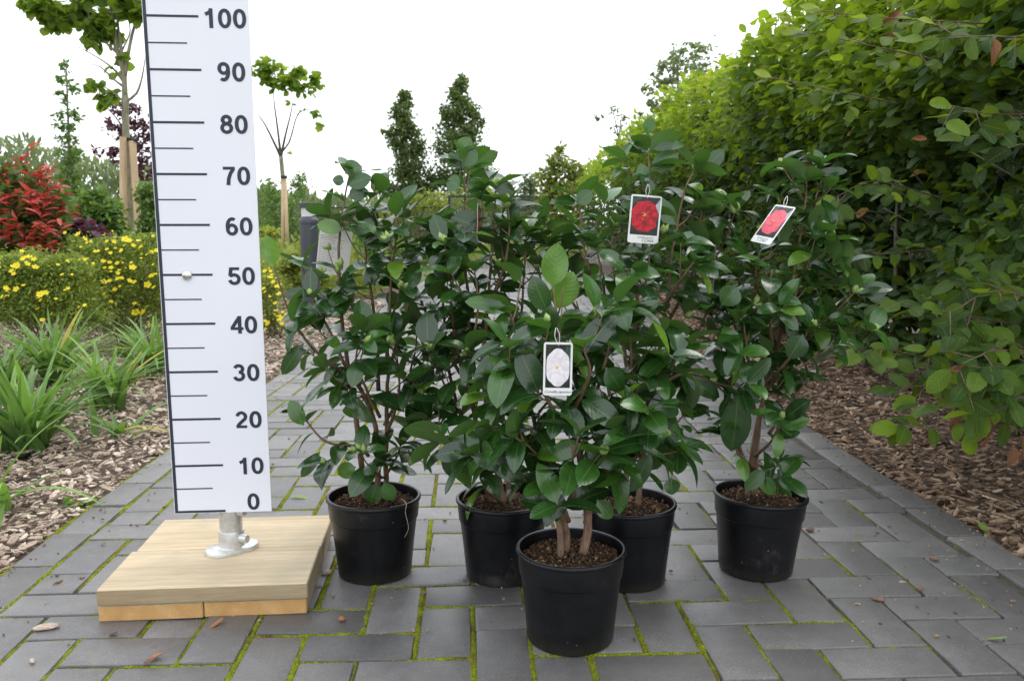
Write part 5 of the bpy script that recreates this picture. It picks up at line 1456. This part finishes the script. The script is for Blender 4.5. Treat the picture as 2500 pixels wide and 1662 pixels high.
# staked plane tree behind the measuring board
t = empty('staked_tree', ground_y(292, 9.4)); tag(t, 'young large leaved tree with bare branches between two wooden stakes, left of the board', 'tree')
base_trunk(t, 292, 9.4, [(305, 560), (297, 400), (290, 300), (288, 220)], 0.045, 0.035)
limbs(t, 9.4, [(0.03, 0.012, [(288, 225), (285, 170), (272, 125), (262, 60), (255, -20)]), (0.022, 0.008, [(286, 180), (280, 120), (272, 60), (270, -10)]), (0.022, 0.008, [(287, 180), (298, 110), (310, 60), (325, 20), (340, -20)]),
    (0.014, 0.004, [(285, 190), (262, 160), (228, 135), (180, 108)]), (0.014, 0.004, [(284, 200), (258, 180), (232, 155), (210, 148)]), (0.014, 0.005, [(272, 125), (240, 95), (210, 60), (200, 0)]),
    (0.016, 0.005, [(290, 235), (315, 215), (328, 175), (335, 130)]), (0.012, 0.004, [(288, 240), (275, 225), (240, 200), (200, 185)]), (0.01, 0.004, [(280, 120), (300, 70), (285, 20)])], M['bark'])
crown(t, [(90, 10, 42, 32, 130), (150, 30, 60, 34, 260), (215, 20, 60, 50, 300), (240, 75, 32, 30, 130), (205, 80, 28, 22, 80), (300, 15, 38, 30, 190), (325, 35, 22, 16, 60), (180, -50, 120, 40, 300), (320, -30, 80, 40, 200), (95, 60, 12, 9, 8), (140, 70, 14, 12, 14), (228, 210, 34, 13, 60), (250, 228, 20, 14, 30), (262, 165, 12, 10, 10), (290, 135, 18, 14, 18)], 9.4, 0.125, M['bright_leaf'], 51, 'beech', 0.9, 6, 5, var=(0.35, 0.25), dens=0.62, clump=9)
mb = MB()
for (a, b, yb, yt, dx) in ((278, 283, 560, 316, 0), (322, 305, 555, 325, 0)):
    A = P(a, yb, 9.2); A[2] = -0.03; B = P(b, yt, 9.2); mb = MB(); A[0] = P(a, 560, 9.2)[0] + (A[0] - A[0])
    mb.tube([A, (A + B) / 2, B], 0.036, 14); s_ = mb.build('stake', M['stake'], t); autosmooth(s_, 50)
mb = MB(); p = P(293, 322, 9.3); a = P(278, 318, 9.2); b = P(312, 324, 9.2)
mb.tube(spline([a + (-.02, -.03, 0), p + (0, -.05, 0.01), b + (.02, -.03, 0), p + (0, .06, 0), a + (-.02, -.03, 0)], 0.03), 0.014, 8); mb.build('strap', M['band'], t)

# slim pale tree, purple tree
t = empty('slender_tree', ground_y(155, 16)); tag(t, 'slim pale green tree against the sky left of the staked tree', 'tree')
base_trunk(t, 155, 16, [(162, 420), (158, 300), (152, 150)], 0.05, 0.01)
crown(t, [(150, 152, 12, 16, 50), (146, 185, 16, 10, 50), (172, 205, 18, 10, 60), (140, 215, 14, 9, 45), (150, 235, 12, 10, 40), (165, 262, 14, 12, 60), (135, 262, 12, 9, 40), (150, 290, 26, 14, 110), (180, 275, 10, 8, 22), (155, 320, 28, 18, 150), (165, 355, 28, 24, 190), (155, 400, 28, 40, 240), (170, 440, 30, 40, 220)], 16, 0.10, M['shrub_leaf'], 52, 'lance', 0.5, 4, 3, var=(0.4, 0.2))
t = empty('purple_tree', ground_y(292, 13)); tag(t, 'purple leaved tree standing behind the two stakes', 'tree')
base_trunk(t, 296, 13, [(296, 450), (296, 300)], 0.05, 0.015, M['hedge_bark'])
crown(t, [(275, 245, 32, 18, 150), (235, 240, 18, 10, 40), (300, 265, 30, 24, 200), (270, 300, 30, 22, 160), (318, 310, 36, 34, 280), (250, 345, 28, 18, 90), (300, 360, 40, 30, 220), (342, 350, 26, 46, 220), (325, 395, 34, 22, 140), (225, 350, 14, 8, 20), (345, 300, 22, 40, 120)], 13, 0.08, M['purple_leaf'], 53, 'beech', 0.65, 4, 3, dens=0.75, clump=7)
limbs(t, 13, [(0.02, 0.006, [(296, 380), (270, 340), (235, 345)]), (0.02, 0.006, [(296, 340), (280, 290), (240, 240)]), (0.02, 0.006, [(296, 380), (330, 330), (350, 290)])], M['hedge_bark'])
# second staked tree right of the board
t = empty('staked_tree', ground_y(655, 17)); tag(t, 'small tree with a flat leafy top on two thin stakes right of the board', 'tree')
base_trunk(t, 655, 17, [(655, 540), (652, 420), (647, 360)], 0.05, 0.04)
limbs(t, 17, [(0.03, 0.01, [(647, 362), (632, 330), (612, 290), (595, 265)]), (0.028, 0.008, [(647, 362), (640, 300), (632, 240), (630, 210)]), (0.028, 0.008, [(647, 362), (658, 310), (668, 270), (675, 235)]), (0.02, 0.006, [(650, 350), (665, 330), (672, 310), (690, 260), (735, 250)])], M['hedge_bark'])
crown(t, [(612, 168, 26, 30, 130), (640, 178, 34, 30, 180), (668, 185, 30, 26, 150), (702, 182, 34, 26, 170), (725, 170, 16, 16, 50), (700, 210, 26, 14, 60), (622, 200, 26, 12, 50), (610, 142, 10, 8, 12), (735, 262, 14, 14, 34), (738, 285, 10, 10, 20), (560, 170, 50, 40, 220), (700, 255, 10, 5, 6), (672, 242, 5, 6, 5), (668, 352, 8, 4, 6)], 17, 0.15, M['bright_leaf'], 54, 'beech', 0.7, 5, 3, var=(0.6, 0.25), dens=0.62, clump=8)
for a, b in ((648, 652), (660, 656)):
    A = np.array([P(a, 500, 16.9)[0], 16.9, -0.03]); B = P(b, 408, 16.9); mb = MB(); mb.tube([A, (A + B) / 2, B], 0.036, 10); mb.build('stake', M['stake'], t)
mb = MB(); mb.tube([P(647, 408, 16.8), P(661, 408, 16.8)], 0.03, 8); mb.build('strap', M['band'], t)
# fastigiate trees
def spire(label, x, Y, lobes, seed):
    t = empty('columnar_tree', ground_y(x, Y)); tag(t, label, 'tree', 'dark columnar trees beyond the fence')
    base_trunk(t, x, Y, [(x, 460), (x, 350)], 0.12, 0.04)
    crown(t, lobes, Y, 0.15, M['dark_leaf'], seed, 'beech', 0.6, 3, 3, var=(0.55, 0.28), clump=40, csig=0.24, dens=1.5)
    return t
spire('narrow dark green columnar tree, the shorter of the two in the distance', 930, 30, [(932, 225, 14, 20, 260), (928, 255, 24, 24, 480), (938, 290, 30, 26, 600), (935, 330, 36, 30, 760), (900, 305, 22, 12, 160), (940, 370, 34, 34, 760), (938, 410, 44, 34, 800), (905, 435, 30, 16, 260), (965, 430, 28, 20, 320), (935, 455, 60, 24, 600)], 61)
spire('broad dark green columnar tree, the taller of the two in the distance', 1055, 30, [(1062, 190, 13, 16, 240), (1060, 218, 24, 22, 480), (1062, 255, 36, 26, 720), (1022, 262, 14, 16, 140), (1095, 270, 18, 18, 220), (1055, 300, 46, 30, 960), (1060, 345, 52, 34, 1100), (1055, 390, 58, 34, 1100), (1110, 400, 34, 26, 420), (1060, 435, 84, 30, 1100), (1010, 400, 26, 24, 260)], 62)
# tree behind the hedge
t = empty('birch_tree', ground_y(1560, 12)); tag(t, 'loose grey green tree rising behind the hedge', 'tree')
base_trunk(t, 1570, 12, [(1575, 400), (1565, 250), (1560, 150)], 0.06, 0.015)
crown(t, [(1555, 125, 26, 22, 160), (1600, 115, 34, 18, 150), (1540, 165, 38, 26, 260), (1590, 160, 46, 34, 330), (1520, 205, 38, 26, 260), (1575, 215, 60, 40, 560), (1515, 240, 30, 20, 180), (1560, 270, 60, 36, 500), (1630, 150, 40, 50, 350)], 12, 0.075, M['wispy_leaf'], 63, 'beech', 0.6, 4, 3, var=(0.5, 0.25), dens=0.6, clump=9)
t = empty('young_tree', ground_y(1415, 14)); tag(t, 'thin twiggy treetop with few leaves left of the grey green tree', 'tree')
base_trunk(t, 1430, 14, [(1432, 420), (1425, 320), (1412, 255)], 0.03, 0.006, M['hedge_bark'])
limbs(t, 14, [(0.008, 0.003, [(1426, 320), (1400, 270), (1372, 280)]), (0.008, 0.003, [(1426, 310), (1432, 270), (1438, 258)])], M['hedge_bark'])
crown(t, [(1412, 252, 14, 8, 22), (1378, 272, 14, 10, 22), (1435, 272, 14, 14, 30), (1425, 300, 16, 14, 30), (1480, 262, 12, 8, 26), (1430, 350, 30, 30, 120)], 14, 0.08, M['grey_leaf'], 64, 'lance', 0.5, 4, 3)
# shrubs near the gate and right end
def shrub(name, label, x, Y, lobes, L0, mat, seed, kind='beech', W=0.6, var=(0.5, 0.22), group=None, cat='shrub', clump=0, stem=True):
    t = empty(name, ground_y(x, Y)); tag(t, label, cat, group)
    crown(t, lobes, Y, L0, M[mat], seed, kind, W, 4, 3, name='foliage', var=var, clump=clump)
    if stem:
        mb = MB(); g = rng(seed)
        for k in range(5):
            a = np.array([t.location[0] + g.normal(0, .04), Y, -0.03]); lb = lobes[int(g.integers(0, len(lobes)))]; b = P(lb[0], lb[1], Y)
            q = spline([a, (a + b) / 2 + (g.normal(0, .03), 0, .05), b], 0.1); mb.tube(q, np.linspace(0.012, 0.004, len(q)) * min(1.6, Y / 6), 6)
        mb.build('stem', M['twig'], t)
    return t
shrub('garden_shrub', 'yellow green shrub with a pointed top beside the gate at the end of the hedge', 1290, 16, [(1290, 345, 12, 12, 60), (1285, 375, 30, 22, 260), (1320, 395, 26, 24, 240), (1265, 410, 34, 26, 340), (1290, 450, 60, 36, 800), (1290, 510, 60, 50, 900)], 0.10, 'lime_leaf', 71, var=(0.35, 0.2))
shrub('garden_shrub', 'grey green shrub left of the yellow green one by the gate post', 1225, 19, [(1222, 420, 24, 24, 220), (1215, 450, 34, 34, 380), (1225, 500, 40, 40, 420), (1165, 420, 18, 26, 120)], 0.10, 'grey_leaf', 72, var=(0.5, 0.2))
# lime and yellow tall plants in front of the columnar trees
shrub('goldenrod_plant', 'tall yellow flowering wild plants in front of the shorter columnar tree', 960, 20, [(960, 470, 70, 22, 700), (900, 490, 60, 20, 500), (1010, 462, 26, 26, 200), (985, 445, 14, 10, 60), (945, 455, 30, 16, 160)], 0.10, 'lime_leaf', 73, 'lance', 0.4, var=(0.6, 0.25), cat='wild plant')
shrub('goldenrod_plant', 'tall yellow green wild plants seen through the gate', 1110, 21, [(1110, 450, 80, 24, 700), (1060, 470, 60, 24, 500), (1160, 470, 60, 28, 500)], 0.10, 'lime_leaf', 74, 'lance', 0.4, var=(0.35, 0.25), cat='wild plant')
shrub('garden_shrub', 'loose light green shrub behind the thin stakes right of the board', 640, 19, [(620, 440, 30, 30, 200), (690, 430, 26, 26, 170), (650, 470, 70, 30, 500), (690, 410, 16, 14, 60), (620, 520, 60, 40, 500), (690, 530, 50, 46, 500)], 0.10, 'shrub_leaf', 75, 'lance', 0.5, var=(0.5, 0.25))
shrub('goldenrod_plant', 'small yellow flower patch low beside the thin stakes', 628, 12, [(625, 535, 22, 16, 160), (610, 560, 26, 18, 120)], 0.07, 'lime_leaf', 76, 'lance', 0.45, var=(0.95, 0.1), cat='wild plant')

# the woodland bank far left and the meadow edge: too many plants to count
def bank():
    g = rng(81); lv = Leaves()
    n = 16000
    x = g.uniform(-60, 1280, n)
    topy = np.interp(x, [-60, 60, 200, 330, 380, 600, 700, 880, 1280], [322, 325, 372, 392, 410, 440, 455, 470, 468])
    nz = np.array([mnoise.noise(Vector((a * 0.025, 1.0, 0))) for a in x]) * 16 + np.array([mnoise.noise(Vector((a * 0.12, 4.0, 0))) for a in x]) * 12
    yy = topy + nz + (565 - topy) * g.random(n) ** 0.9
    Yd = g.uniform(22, 26, n)
    C = np.array([P(a, b, c) for a, b, c in zip(x, yy, Yd)])
    d = g.normal(0, .5, (n, 3)) + np.array([0, 0, 1.0]); nr = g.normal(0, .6, (n, 3)) + np.array([0, -1, .3])
    L = g.uniform(0.14, 0.3, n)
    pv = np.array([mnoise.noise(Vector((a * 0.015, b * 0.02, 7))) for a, b in zip(x, yy)])
    lv.extend(C, d, nr, L, L * 0.35, .2, g.uniform(0, .6, n), np.clip(0.5 + 0.5 * pv + g.normal(0, .15, n), 0, .95))
    o = lv.build('woodland_edge', M['grey_leaf'], None, 'lance', 4, 3, 81)
    tag(o, kind='stuff', label='grey green willow scrub massed in the distance', cat='scrub')
bank()
def meadow():
    g = rng(82); lv = Leaves(); n = 26000
    Y = 8.6 + 13.0 * g.random(n) ** 1.1
    xl = -0.62 * Y; xr = np.where(Y > 14.5, 1.3, -1.35)
    x = xl + (xr - xl) * g.random(n)
    h = g.uniform(0.15, 0.62, n) * (0.75 + 0.5 * np.array([mnoise.noise(Vector((a * .8, b * .8, 2))) for a, b in zip(x, Y)]))
    z = h * g.random(n) ** 0.7
    C = np.stack([x, Y, z], 1)
    d = g.normal(0, .55, (n, 3)) + np.array([0, 0, .8]); nr = g.normal(0, .5, (n, 3)) + np.array([0, -.8, .5]); L = g.uniform(0.06, .16, n)
    pv = np.array([mnoise.noise(Vector((a * .7, b * .5, 4))) for a, b in zip(x, Y)])
    lv.extend(C, d, nr, L, L * .3, .2, g.uniform(0, .8, n), np.clip(.38 + .5 * pv + g.normal(0, .15, n), 0, .95))
    o = lv.build('meadow_plants', M['lime_leaf'], None, 'lance', 4, 3, 82)
    tag(o, kind='stuff', label='rough green and yellow meadow growth beyond the beds', cat='meadow')
meadow()

# fence and gate
def fence():
    t = empty('wire_fence', (-4, 20, 0)); tag(t, 'low dark wire fence running behind the meadow to the gate', 'fence')
    Y = 20.0
    z = P(800, 478, Y)[2]
    x0, x1 = P(380, 478, Y)[0], P(1030, 478, Y)[0]
    mb = MB(); mb.tube([(x0, Y, z), (x1, Y, z)], 0.02, 6); mb.build('rail', M['fence'], t)
    mb = MB()
    for zz in np.arange(0.1, z - 0.05, 0.2): mb.tube([(x0, Y, zz), (x1, Y, zz)], 0.004, 4)
    xx = x0
    while xx < x1: mb.tube([(xx, Y + .006, 0.02), (xx, Y + .006, z - .02)], 0.003, 4); xx += 0.1
    mb.build('mesh', M['fence'], t)
    for xx in np.arange(x0, x1, 2.5):
        mb = MB(); mb.box((xx, Y + 0.06, z / 2), (0.06, 0.04, z + 0.02), bev=.004); mb.build('post', M['fence'], t, smooth=False)
    t = empty('garden_gate', (0, 18, 0)); tag(t, 'dark green metal gate across the far end of the path', 'gate')
    Y = 18.0
    xa, xb = P(1035, 455, Y)[0], P(1236, 455, Y)[0]; zt = P(1200, 453, Y)[2]
    mb = MB(); 
    for zz in (zt, 0.12, zt * .5): mb.box(((xa + xb) / 2, Y, zz), (xb - xa, 0.04, 0.05))
    for xx in (xa, (xa + xb) / 2, xb): mb.box((xx, Y - 0.003, zt / 2 + .02), (0.055, 0.055, zt))
    mb.build('frame', M['fence'], t, smooth=False)
    mb = MB(); xx = xa
    while xx < xb: mb.tube([(xx, Y, 0.1), (xx, Y, zt)], 0.004, 5); xx += 0.05
    mb.build('bars', M['fence'], t)
    for xx in (xb + 0.12,):
        mb = MB(); mb.box((xx, Y, 0.65), (0.1, 0.1, 1.34), bev=.006); mb.build('post', M['fence'], t, smooth=False)
fence()

# bollard light
def bollard():
    Y = 7.4; c = P(711, 500, Y); x = c[0]
    t = empty('bollard_light', (x, Y, 0)); tag(t, 'dark grey bollard light with a frosted band under its flat cap', 'bollard light')
    zt = P(711, 467, Y)[2]; r = 0.077
    z1 = P(711, 500, Y)[2]
    mb = MB(); mb.lathe((x, Y, 0), [(r, -0.02), (r, z1 - .055), (r + .004, z1 - .052), (r + .004, z1 - .03), (r + .002, z1 - .02), (r * .75, z1 + .002), (0.01, z1 + .004)], 32); autosmooth(mb.build('post', M['bollard'], t), 35)
    mb = MB(); mb.lathe((x, Y, 0), [(r * .78, z1 + .003), (r * .78, zt - .045)], 32); mb.build('lens', M['lens'], t)
    mb = MB(); mb.lathe((x, Y, 0), [(r * .8, zt - .045), (r + .004, zt - .04), (r + .006, zt - .004), (r, zt), (0.005, zt + .002)], 32); autosmooth(mb.build('cap', M['bollard'], t), 35)
bollard()

# ------------------------------------------------------------------ left bed
def photinia():
    t = empty('photinia_shrub', ground_y(40, 5.5)); tag(t, 'shrub with red young leaves above green ones at the left edge', 'shrub')
    g = rng(91); Y = 5.5
    crown(t, [(20, 430, 80, 70, 420), (95, 470, 60, 50, 330), (30, 520, 90, 60, 420), (100, 530, 60, 50, 260), (30, 600, 80, 40, 240), (-30, 560, 70, 100, 300)], Y, 0.085, M['shrub_leaf'], 92, 'lance', 0.42, 7, 3, name='green_leaves', var=(0.12, 0.15))
    lv = Leaves(); mb = MB()
    tips = [(65, 340, 0), (5, 370, 0), (38, 372, 0), (15, 400, -.1), (75, 405, 0), (105, 420, -.1), (60, 440, -.2), (120, 445, 0), (150, 470, 0), (20, 450, -.2), (90, 470, -.25), (130, 490, -.1), (168, 485, 0), (40, 500, -.3), (100, 515, -.3), (10, 520, -.3), (140, 520, -.2), (60, 545, -.3), (30, 580, -.3), (90, 585, -.25), (115, 560, -.2), (5, 600, -.3), (70, 610, -.3), (-10, 430, 0), (-20, 480, -.1)]
    tips += [(g.uniform(-30, 110), g.uniform(350, 440), -.05 + g.uniform(-.1, .05)) for _ in range(16)]
    tips += [(g.uniform(-30, 150), g.uniform(420, 570), -.15 + g.uniform(-.15, .05)) for _ in range(26)]
    for (px, py, dy) in tips:
        p = P(px, py, Y + dy); b = P(px * 0.75 + 5, py + 120, Y + 0.1)
        q = spline([b, (b + p) / 2 + (0, 0, .02), p], 0.03); mb.tube(q, np.linspace(.004, .0015, len(q)), 5)
        k = 5 if py > 345 else 4
        for j in range(k + int(g.integers(1, 4))):
            a = g.uniform(0, 6.28); d = np.array([math.cos(a), math.sin(a), g.uniform(-.15, 1.0)])
            lv.add(p - (0, 0, .012 * j), d, (0, -.3, 1) + g.normal(0, .3, 3), g.uniform(.06, .10), g.uniform(.018, .028), .35, g.uniform(.2, .9), float(np.clip(g.normal(.5, .25), 0, 1)))
    lv.build('red_leaves', M['red_leaf'], t, 'lance', 8, 3, 93); mb.build('stem', M['cam_twig'], t)
photinia()
shrub('dark_shrub', 'low dark purple shrub between the red shrub and the yellow flowers', 160, 6.3, [(150, 520, 50, 30, 420), (200, 540, 40, 30, 320), (120, 570, 50, 40, 380), (90, 560, 40, 40, 200), (180, 600, 60, 50, 300)], 0.07, 'purple_leaf', 94, var=(0.35, 0.25), W=.8)
shrub('garden_shrub', 'rounded fresh green shrub just left of the two stakes', 225, 7.6, [(220, 450, 30, 16, 160), (215, 480, 56, 34, 650), (245, 500, 46, 50, 650), (190, 520, 46, 46, 480), (260, 545, 46, 40, 480)], 0.07, 'shrub_leaf', 95, 'lance', .45, var=(0.4, 0.25))
shrub('garden_shrub', 'green shrub behind the right stake against the board', 345, 8.4, [(345, 450, 34, 34, 330), (350, 510, 34, 50, 520), (330, 560, 30, 40, 300)], 0.07, 'shrub_leaf', 96, 'lance', .45, var=(0.3, 0.25))

def flower_mesh():
    V = []; F = []
    for k in range(5):
        a = 2 * math.pi * k / 5; c, s = math.cos(a), math.sin(a)
        pts = [(0.0015, 0), (0.006, -0.0055), (0.0125, -0.0055), (0.0155, 0), (0.0125, 0.0055), (0.006, 0.0055)]
        b = len(V)
        for (x, y) in pts: V.append((x * c - y * s, x * s + y * c, 0.003 + 0.35 * x * (x / 0.015) * 0.5))
        F.append(tuple(range(b, b + 6)))
    b = len(V)
    for j in range(6): V.append((.0028 * math.cos(j * 1.047), .0028 * math.sin(j * 1.047), .0055))
    F.append(tuple(range(b, b + 6)))
    me = bpy.data.meshes.new('flower'); me.from_pydata(V, [], F); me.materials.append(M['petal']); me.update()
    return me
FLO = flower_mesh()
def potentilla(label, x, Y, lobes, flowers, seed):
    t = empty('potentilla_shrub', ground_y(x, Y)); tag(t, label, 'shrub', 'yellow flowering shrubs in the left bed')
    crown(t, lobes, Y, 0.030, M['feather_leaf'], seed, 'lance', .30, 3, 3, name='foliage', var=(.58, .28), up=.7, depth=.8, clump=45, csig=.27)
    g = rng(seed + 1)
    mb = MB()
    for k in range(26):
        lb = lobes[int(g.integers(0, len(lobes)))]; a = np.array([t.location[0] + g.normal(0, .05), Y + g.normal(0, .04), -.03]); b = P(lb[0] + g.normal(0, lb[2] * .5), lb[1] - lb[3] * g.uniform(0, .9), Y + g.normal(0, .1))
        q = spline([a, (a * .4 + b * .6) + g.normal(0, .02, 3), b], .06); mb.tube(q, np.linspace(.004, .0012, len(q)), 4)
    mb.build('stem', M['twig'], t)
    flowers = list(flowers)
    for _ in range(min(40, 96 - len(flowers))):
        lb = lobes[int(g.integers(0, len(lobes)))]; flowers.append((lb[0] + g.normal(0, lb[2] * .6), lb[1] + g.normal(-lb[3] * .3, lb[3] * .5), g.uniform(.45, .85)))
    for (px, py, s) in flowers:
        o = bpy.data.objects.new('flower', FLO); col.objects.link(o); o.parent = t; o.matrix_parent_inverse = Matrix.Translation(t.location).inverted()
        o.location = P(px, py, Y - 0.22 + g.uniform(-.06, .06)); d = Vector((g.normal(0, .5), -.75 + g.normal(0, .4), 1.0)); o.rotation_euler = d.to_track_quat('Z', 'Y').to_euler()
        o.scale = (s, s, s)
C_ = lambda ox, oy, k, L: [(ox + a * k, oy + b * k, s) for a, b, s in L]
k_ = 0.3011   # zoomed crop (0,300)-(400,800) to layout copy
f_mid = C_(0, 283, k_, [(600, 855, 1.3), (645, 890, 1.3), (740, 990, 1.5), (640, 1040, 1), (660, 1085, 1), (800, 1065, 1), (840, 1070, 1), (495, 1132, 1.4), (690, 1165, 1), (635, 1205, 1.5), (870, 910, 1), (820, 908, .9), (960, 895, 1.6), (990, 905, 1.2), (1060, 905, 1), (1020, 940, 1), (930, 980, 1), (1080, 950, 1.1), (1160, 990, 1), (1205, 980, 1.3), (1015, 1110, 1.5), (850, 1110, 1), (900, 1150, .9), (795, 1220, 1.4), (840, 1210, 1), (900, 1195, 1), (930, 1190, 1), (990, 1210, 1.1), (1030, 1220, 1), (1130, 1240, 1.5), (1160, 1170, 1), (1180, 1260, 1.1), (490, 1255, 1.5), (525, 1270, 1), (610, 1275, 1.4), (640, 1270, 1.2), (560, 1300, 1.1), (665, 1320, 1.2), (880, 1275, 1), (800, 1310, 1), (850, 1370, .9), (1030, 1385, 1), (1040, 1455, 1.8), (1070, 1465, 1.5), (1100, 1450, 1.6), (380, 1195, 1.1), (340, 1225, 1), (530, 1300, 1), (740, 1385, .8), (930, 1040, 1), (900, 1075, 1), (600, 1160, .8), (790, 1500, 1.1), (815, 1498, 1.2), (1190, 1160, .9), (1130, 1010, 1)])
f_left = C_(0, 283, k_, [(130, 1095, 1.4), (100, 1100, 1), (205, 1080, 1.2), (200, 1030, 1.1), (230, 1030, 1.1), (260, 1045, 1), (270, 1108, 1.3), (90, 1135, 1), (180, 1040, 1), (65, 1285, 1.2), (45, 1265, 1), (125, 1275, 1.2), (310, 1315, 1.5), (350, 1300, 1), (180, 1245, .8), (70, 1240, .8), (290, 1425, 1), (325, 1510, 1), (20, 1330, .8)])
potentilla('broad bushy shrub full of yellow flowers directly left of the board', 290, 5.3, [(290, 570, 90, 26, 2000), (230, 600, 80, 40, 2600), (320, 610, 90, 50, 3400), (390, 610, 60, 60, 1800), (250, 660, 100, 50, 3200), (350, 670, 90, 50, 3000), (300, 725, 120, 44, 4200), (190, 565, 26, 18, 300), (160, 545, 16, 12, 90), (250, 548, 20, 12, 120), (340, 548, 20, 12, 120)], f_mid, 101)
potentilla('lower yellow flowering shrub at the left edge below the red shrub', 70, 4.9, [(60, 605, 80, 28, 3600), (150, 620, 60, 28, 2400), (10, 625, 60, 26, 2200), (40, 660, 90, 40, 5200), (130, 675, 80, 44, 4200), (60, 715, 100, 32, 3800), (170, 715, 70, 32, 2400), (-40, 670, 80, 50, 1800)], f_left, 102)
potentilla('small yellow flowering shrub showing between the board and the bollard', 618, 5.9, [(615, 640, 30, 30, 700), (620, 690, 34, 40, 1000), (640, 735, 26, 18, 450), (590, 700, 60, 60, 1500)], [(622, 640, 1.4), (645, 678, 1.7), (640, 660, 1.1), (650, 735, 1.5), (640, 730, 1.2), (618, 745, 1.4), (612, 760, 1.2), (630, 650, 1.2), (655, 690, 1.1), (610, 625, 1), (633, 700, .9), (608, 665, 1), (648, 745, 1.2)], 103)
shrub('leafy_plant', 'yellow green leafy plants around the foot of the bollard', 690, 8.2, [(680, 600, 30, 22, 400), (660, 620, 26, 20, 250), (690, 650, 20, 16, 160), (735, 640, 30, 20, 200)], 0.07, 'lime_leaf', 104, 'lance', .4, var=(.5, .2), cat='plant')
shrub('leafy_plant', 'sprawling green plants behind the camellias beside the far path', 930, 9.5, [(900, 580, 70, 26, 700), (980, 590, 60, 24, 600), (850, 560, 40, 24, 300)], 0.07, 'shrub_leaf', 105, 'lance', .4, var=(.5, .25), cat='plant')

def daylily(label, x, y, n, h, seed, spread=1.0, yellow=0.05):
    Y = None
    p = P(x, y, 1.0); r = p - np.array([0, 0, CAM_H]); p = np.array([0, 0, CAM_H]) + r * ((0 - CAM_H) / r[2])
    t = empty('daylily_plant', (float(p[0]), float(p[1]), 0)); tag(t, label, 'daylily', 'strap leaved daylilies in the left bed')
    g = rng(seed); lv = Leaves()
    for k in range(n):
        a = g.uniform(0, 6.28); el = g.uniform(0.12, 1.0) * spread * 0.68
        d = np.array([math.cos(a) * math.sin(el), math.sin(a) * math.sin(el), math.cos(el)])
        nr = np.array([-math.cos(a), -math.sin(a), 0.9])   # upper side faces inward/up so the blade arches outward
        L = h * g.uniform(.7, 1.25)
        va = 1.0 if g.random() < yellow else float(np.clip(g.normal(.5, .22), 0, .9))
        lv.add(p + np.array([g.normal(0, .028), g.normal(0, .028), -0.01]), d, nr, L, g.uniform(.024, .038), .5, g.uniform(.35, 1.6), va)
    lv.build('leaves', M['strap_leaf'], t, 'strap', 14, 3, seed, wave=.02)
daylily('large daylily clump nearest the camera at the left edge', 60, 1035, 115, 0.40, 111, 1.1)
daylily('daylily clump with some yellowed blades left of the board', 250, 935, 70, 0.36, 112, 1.0, .14)
daylily('daylily clump against the left edge of the board', 352, 862, 70, 0.38, 113)
daylily('daylily clump below the lower yellow flowering shrub', 125, 880, 90, 0.38, 114, 1.1)
daylily('daylily clump cut off by the left edge behind the largest clump', 5, 905, 60, 0.36, 115)
daylily('sparse little daylily tuft near the path left of the board', 268, 1000, 9, 0.20, 116, 1.3, .3)
daylily('few thin daylily blades at the lower left edge over the chips', -12, 1180, 14, 0.28, 117, 1.4, .1)
daylily('tiny green tuft among the chips beside the path edge', 199, 1153, 12, 0.035, 118, 1.3)
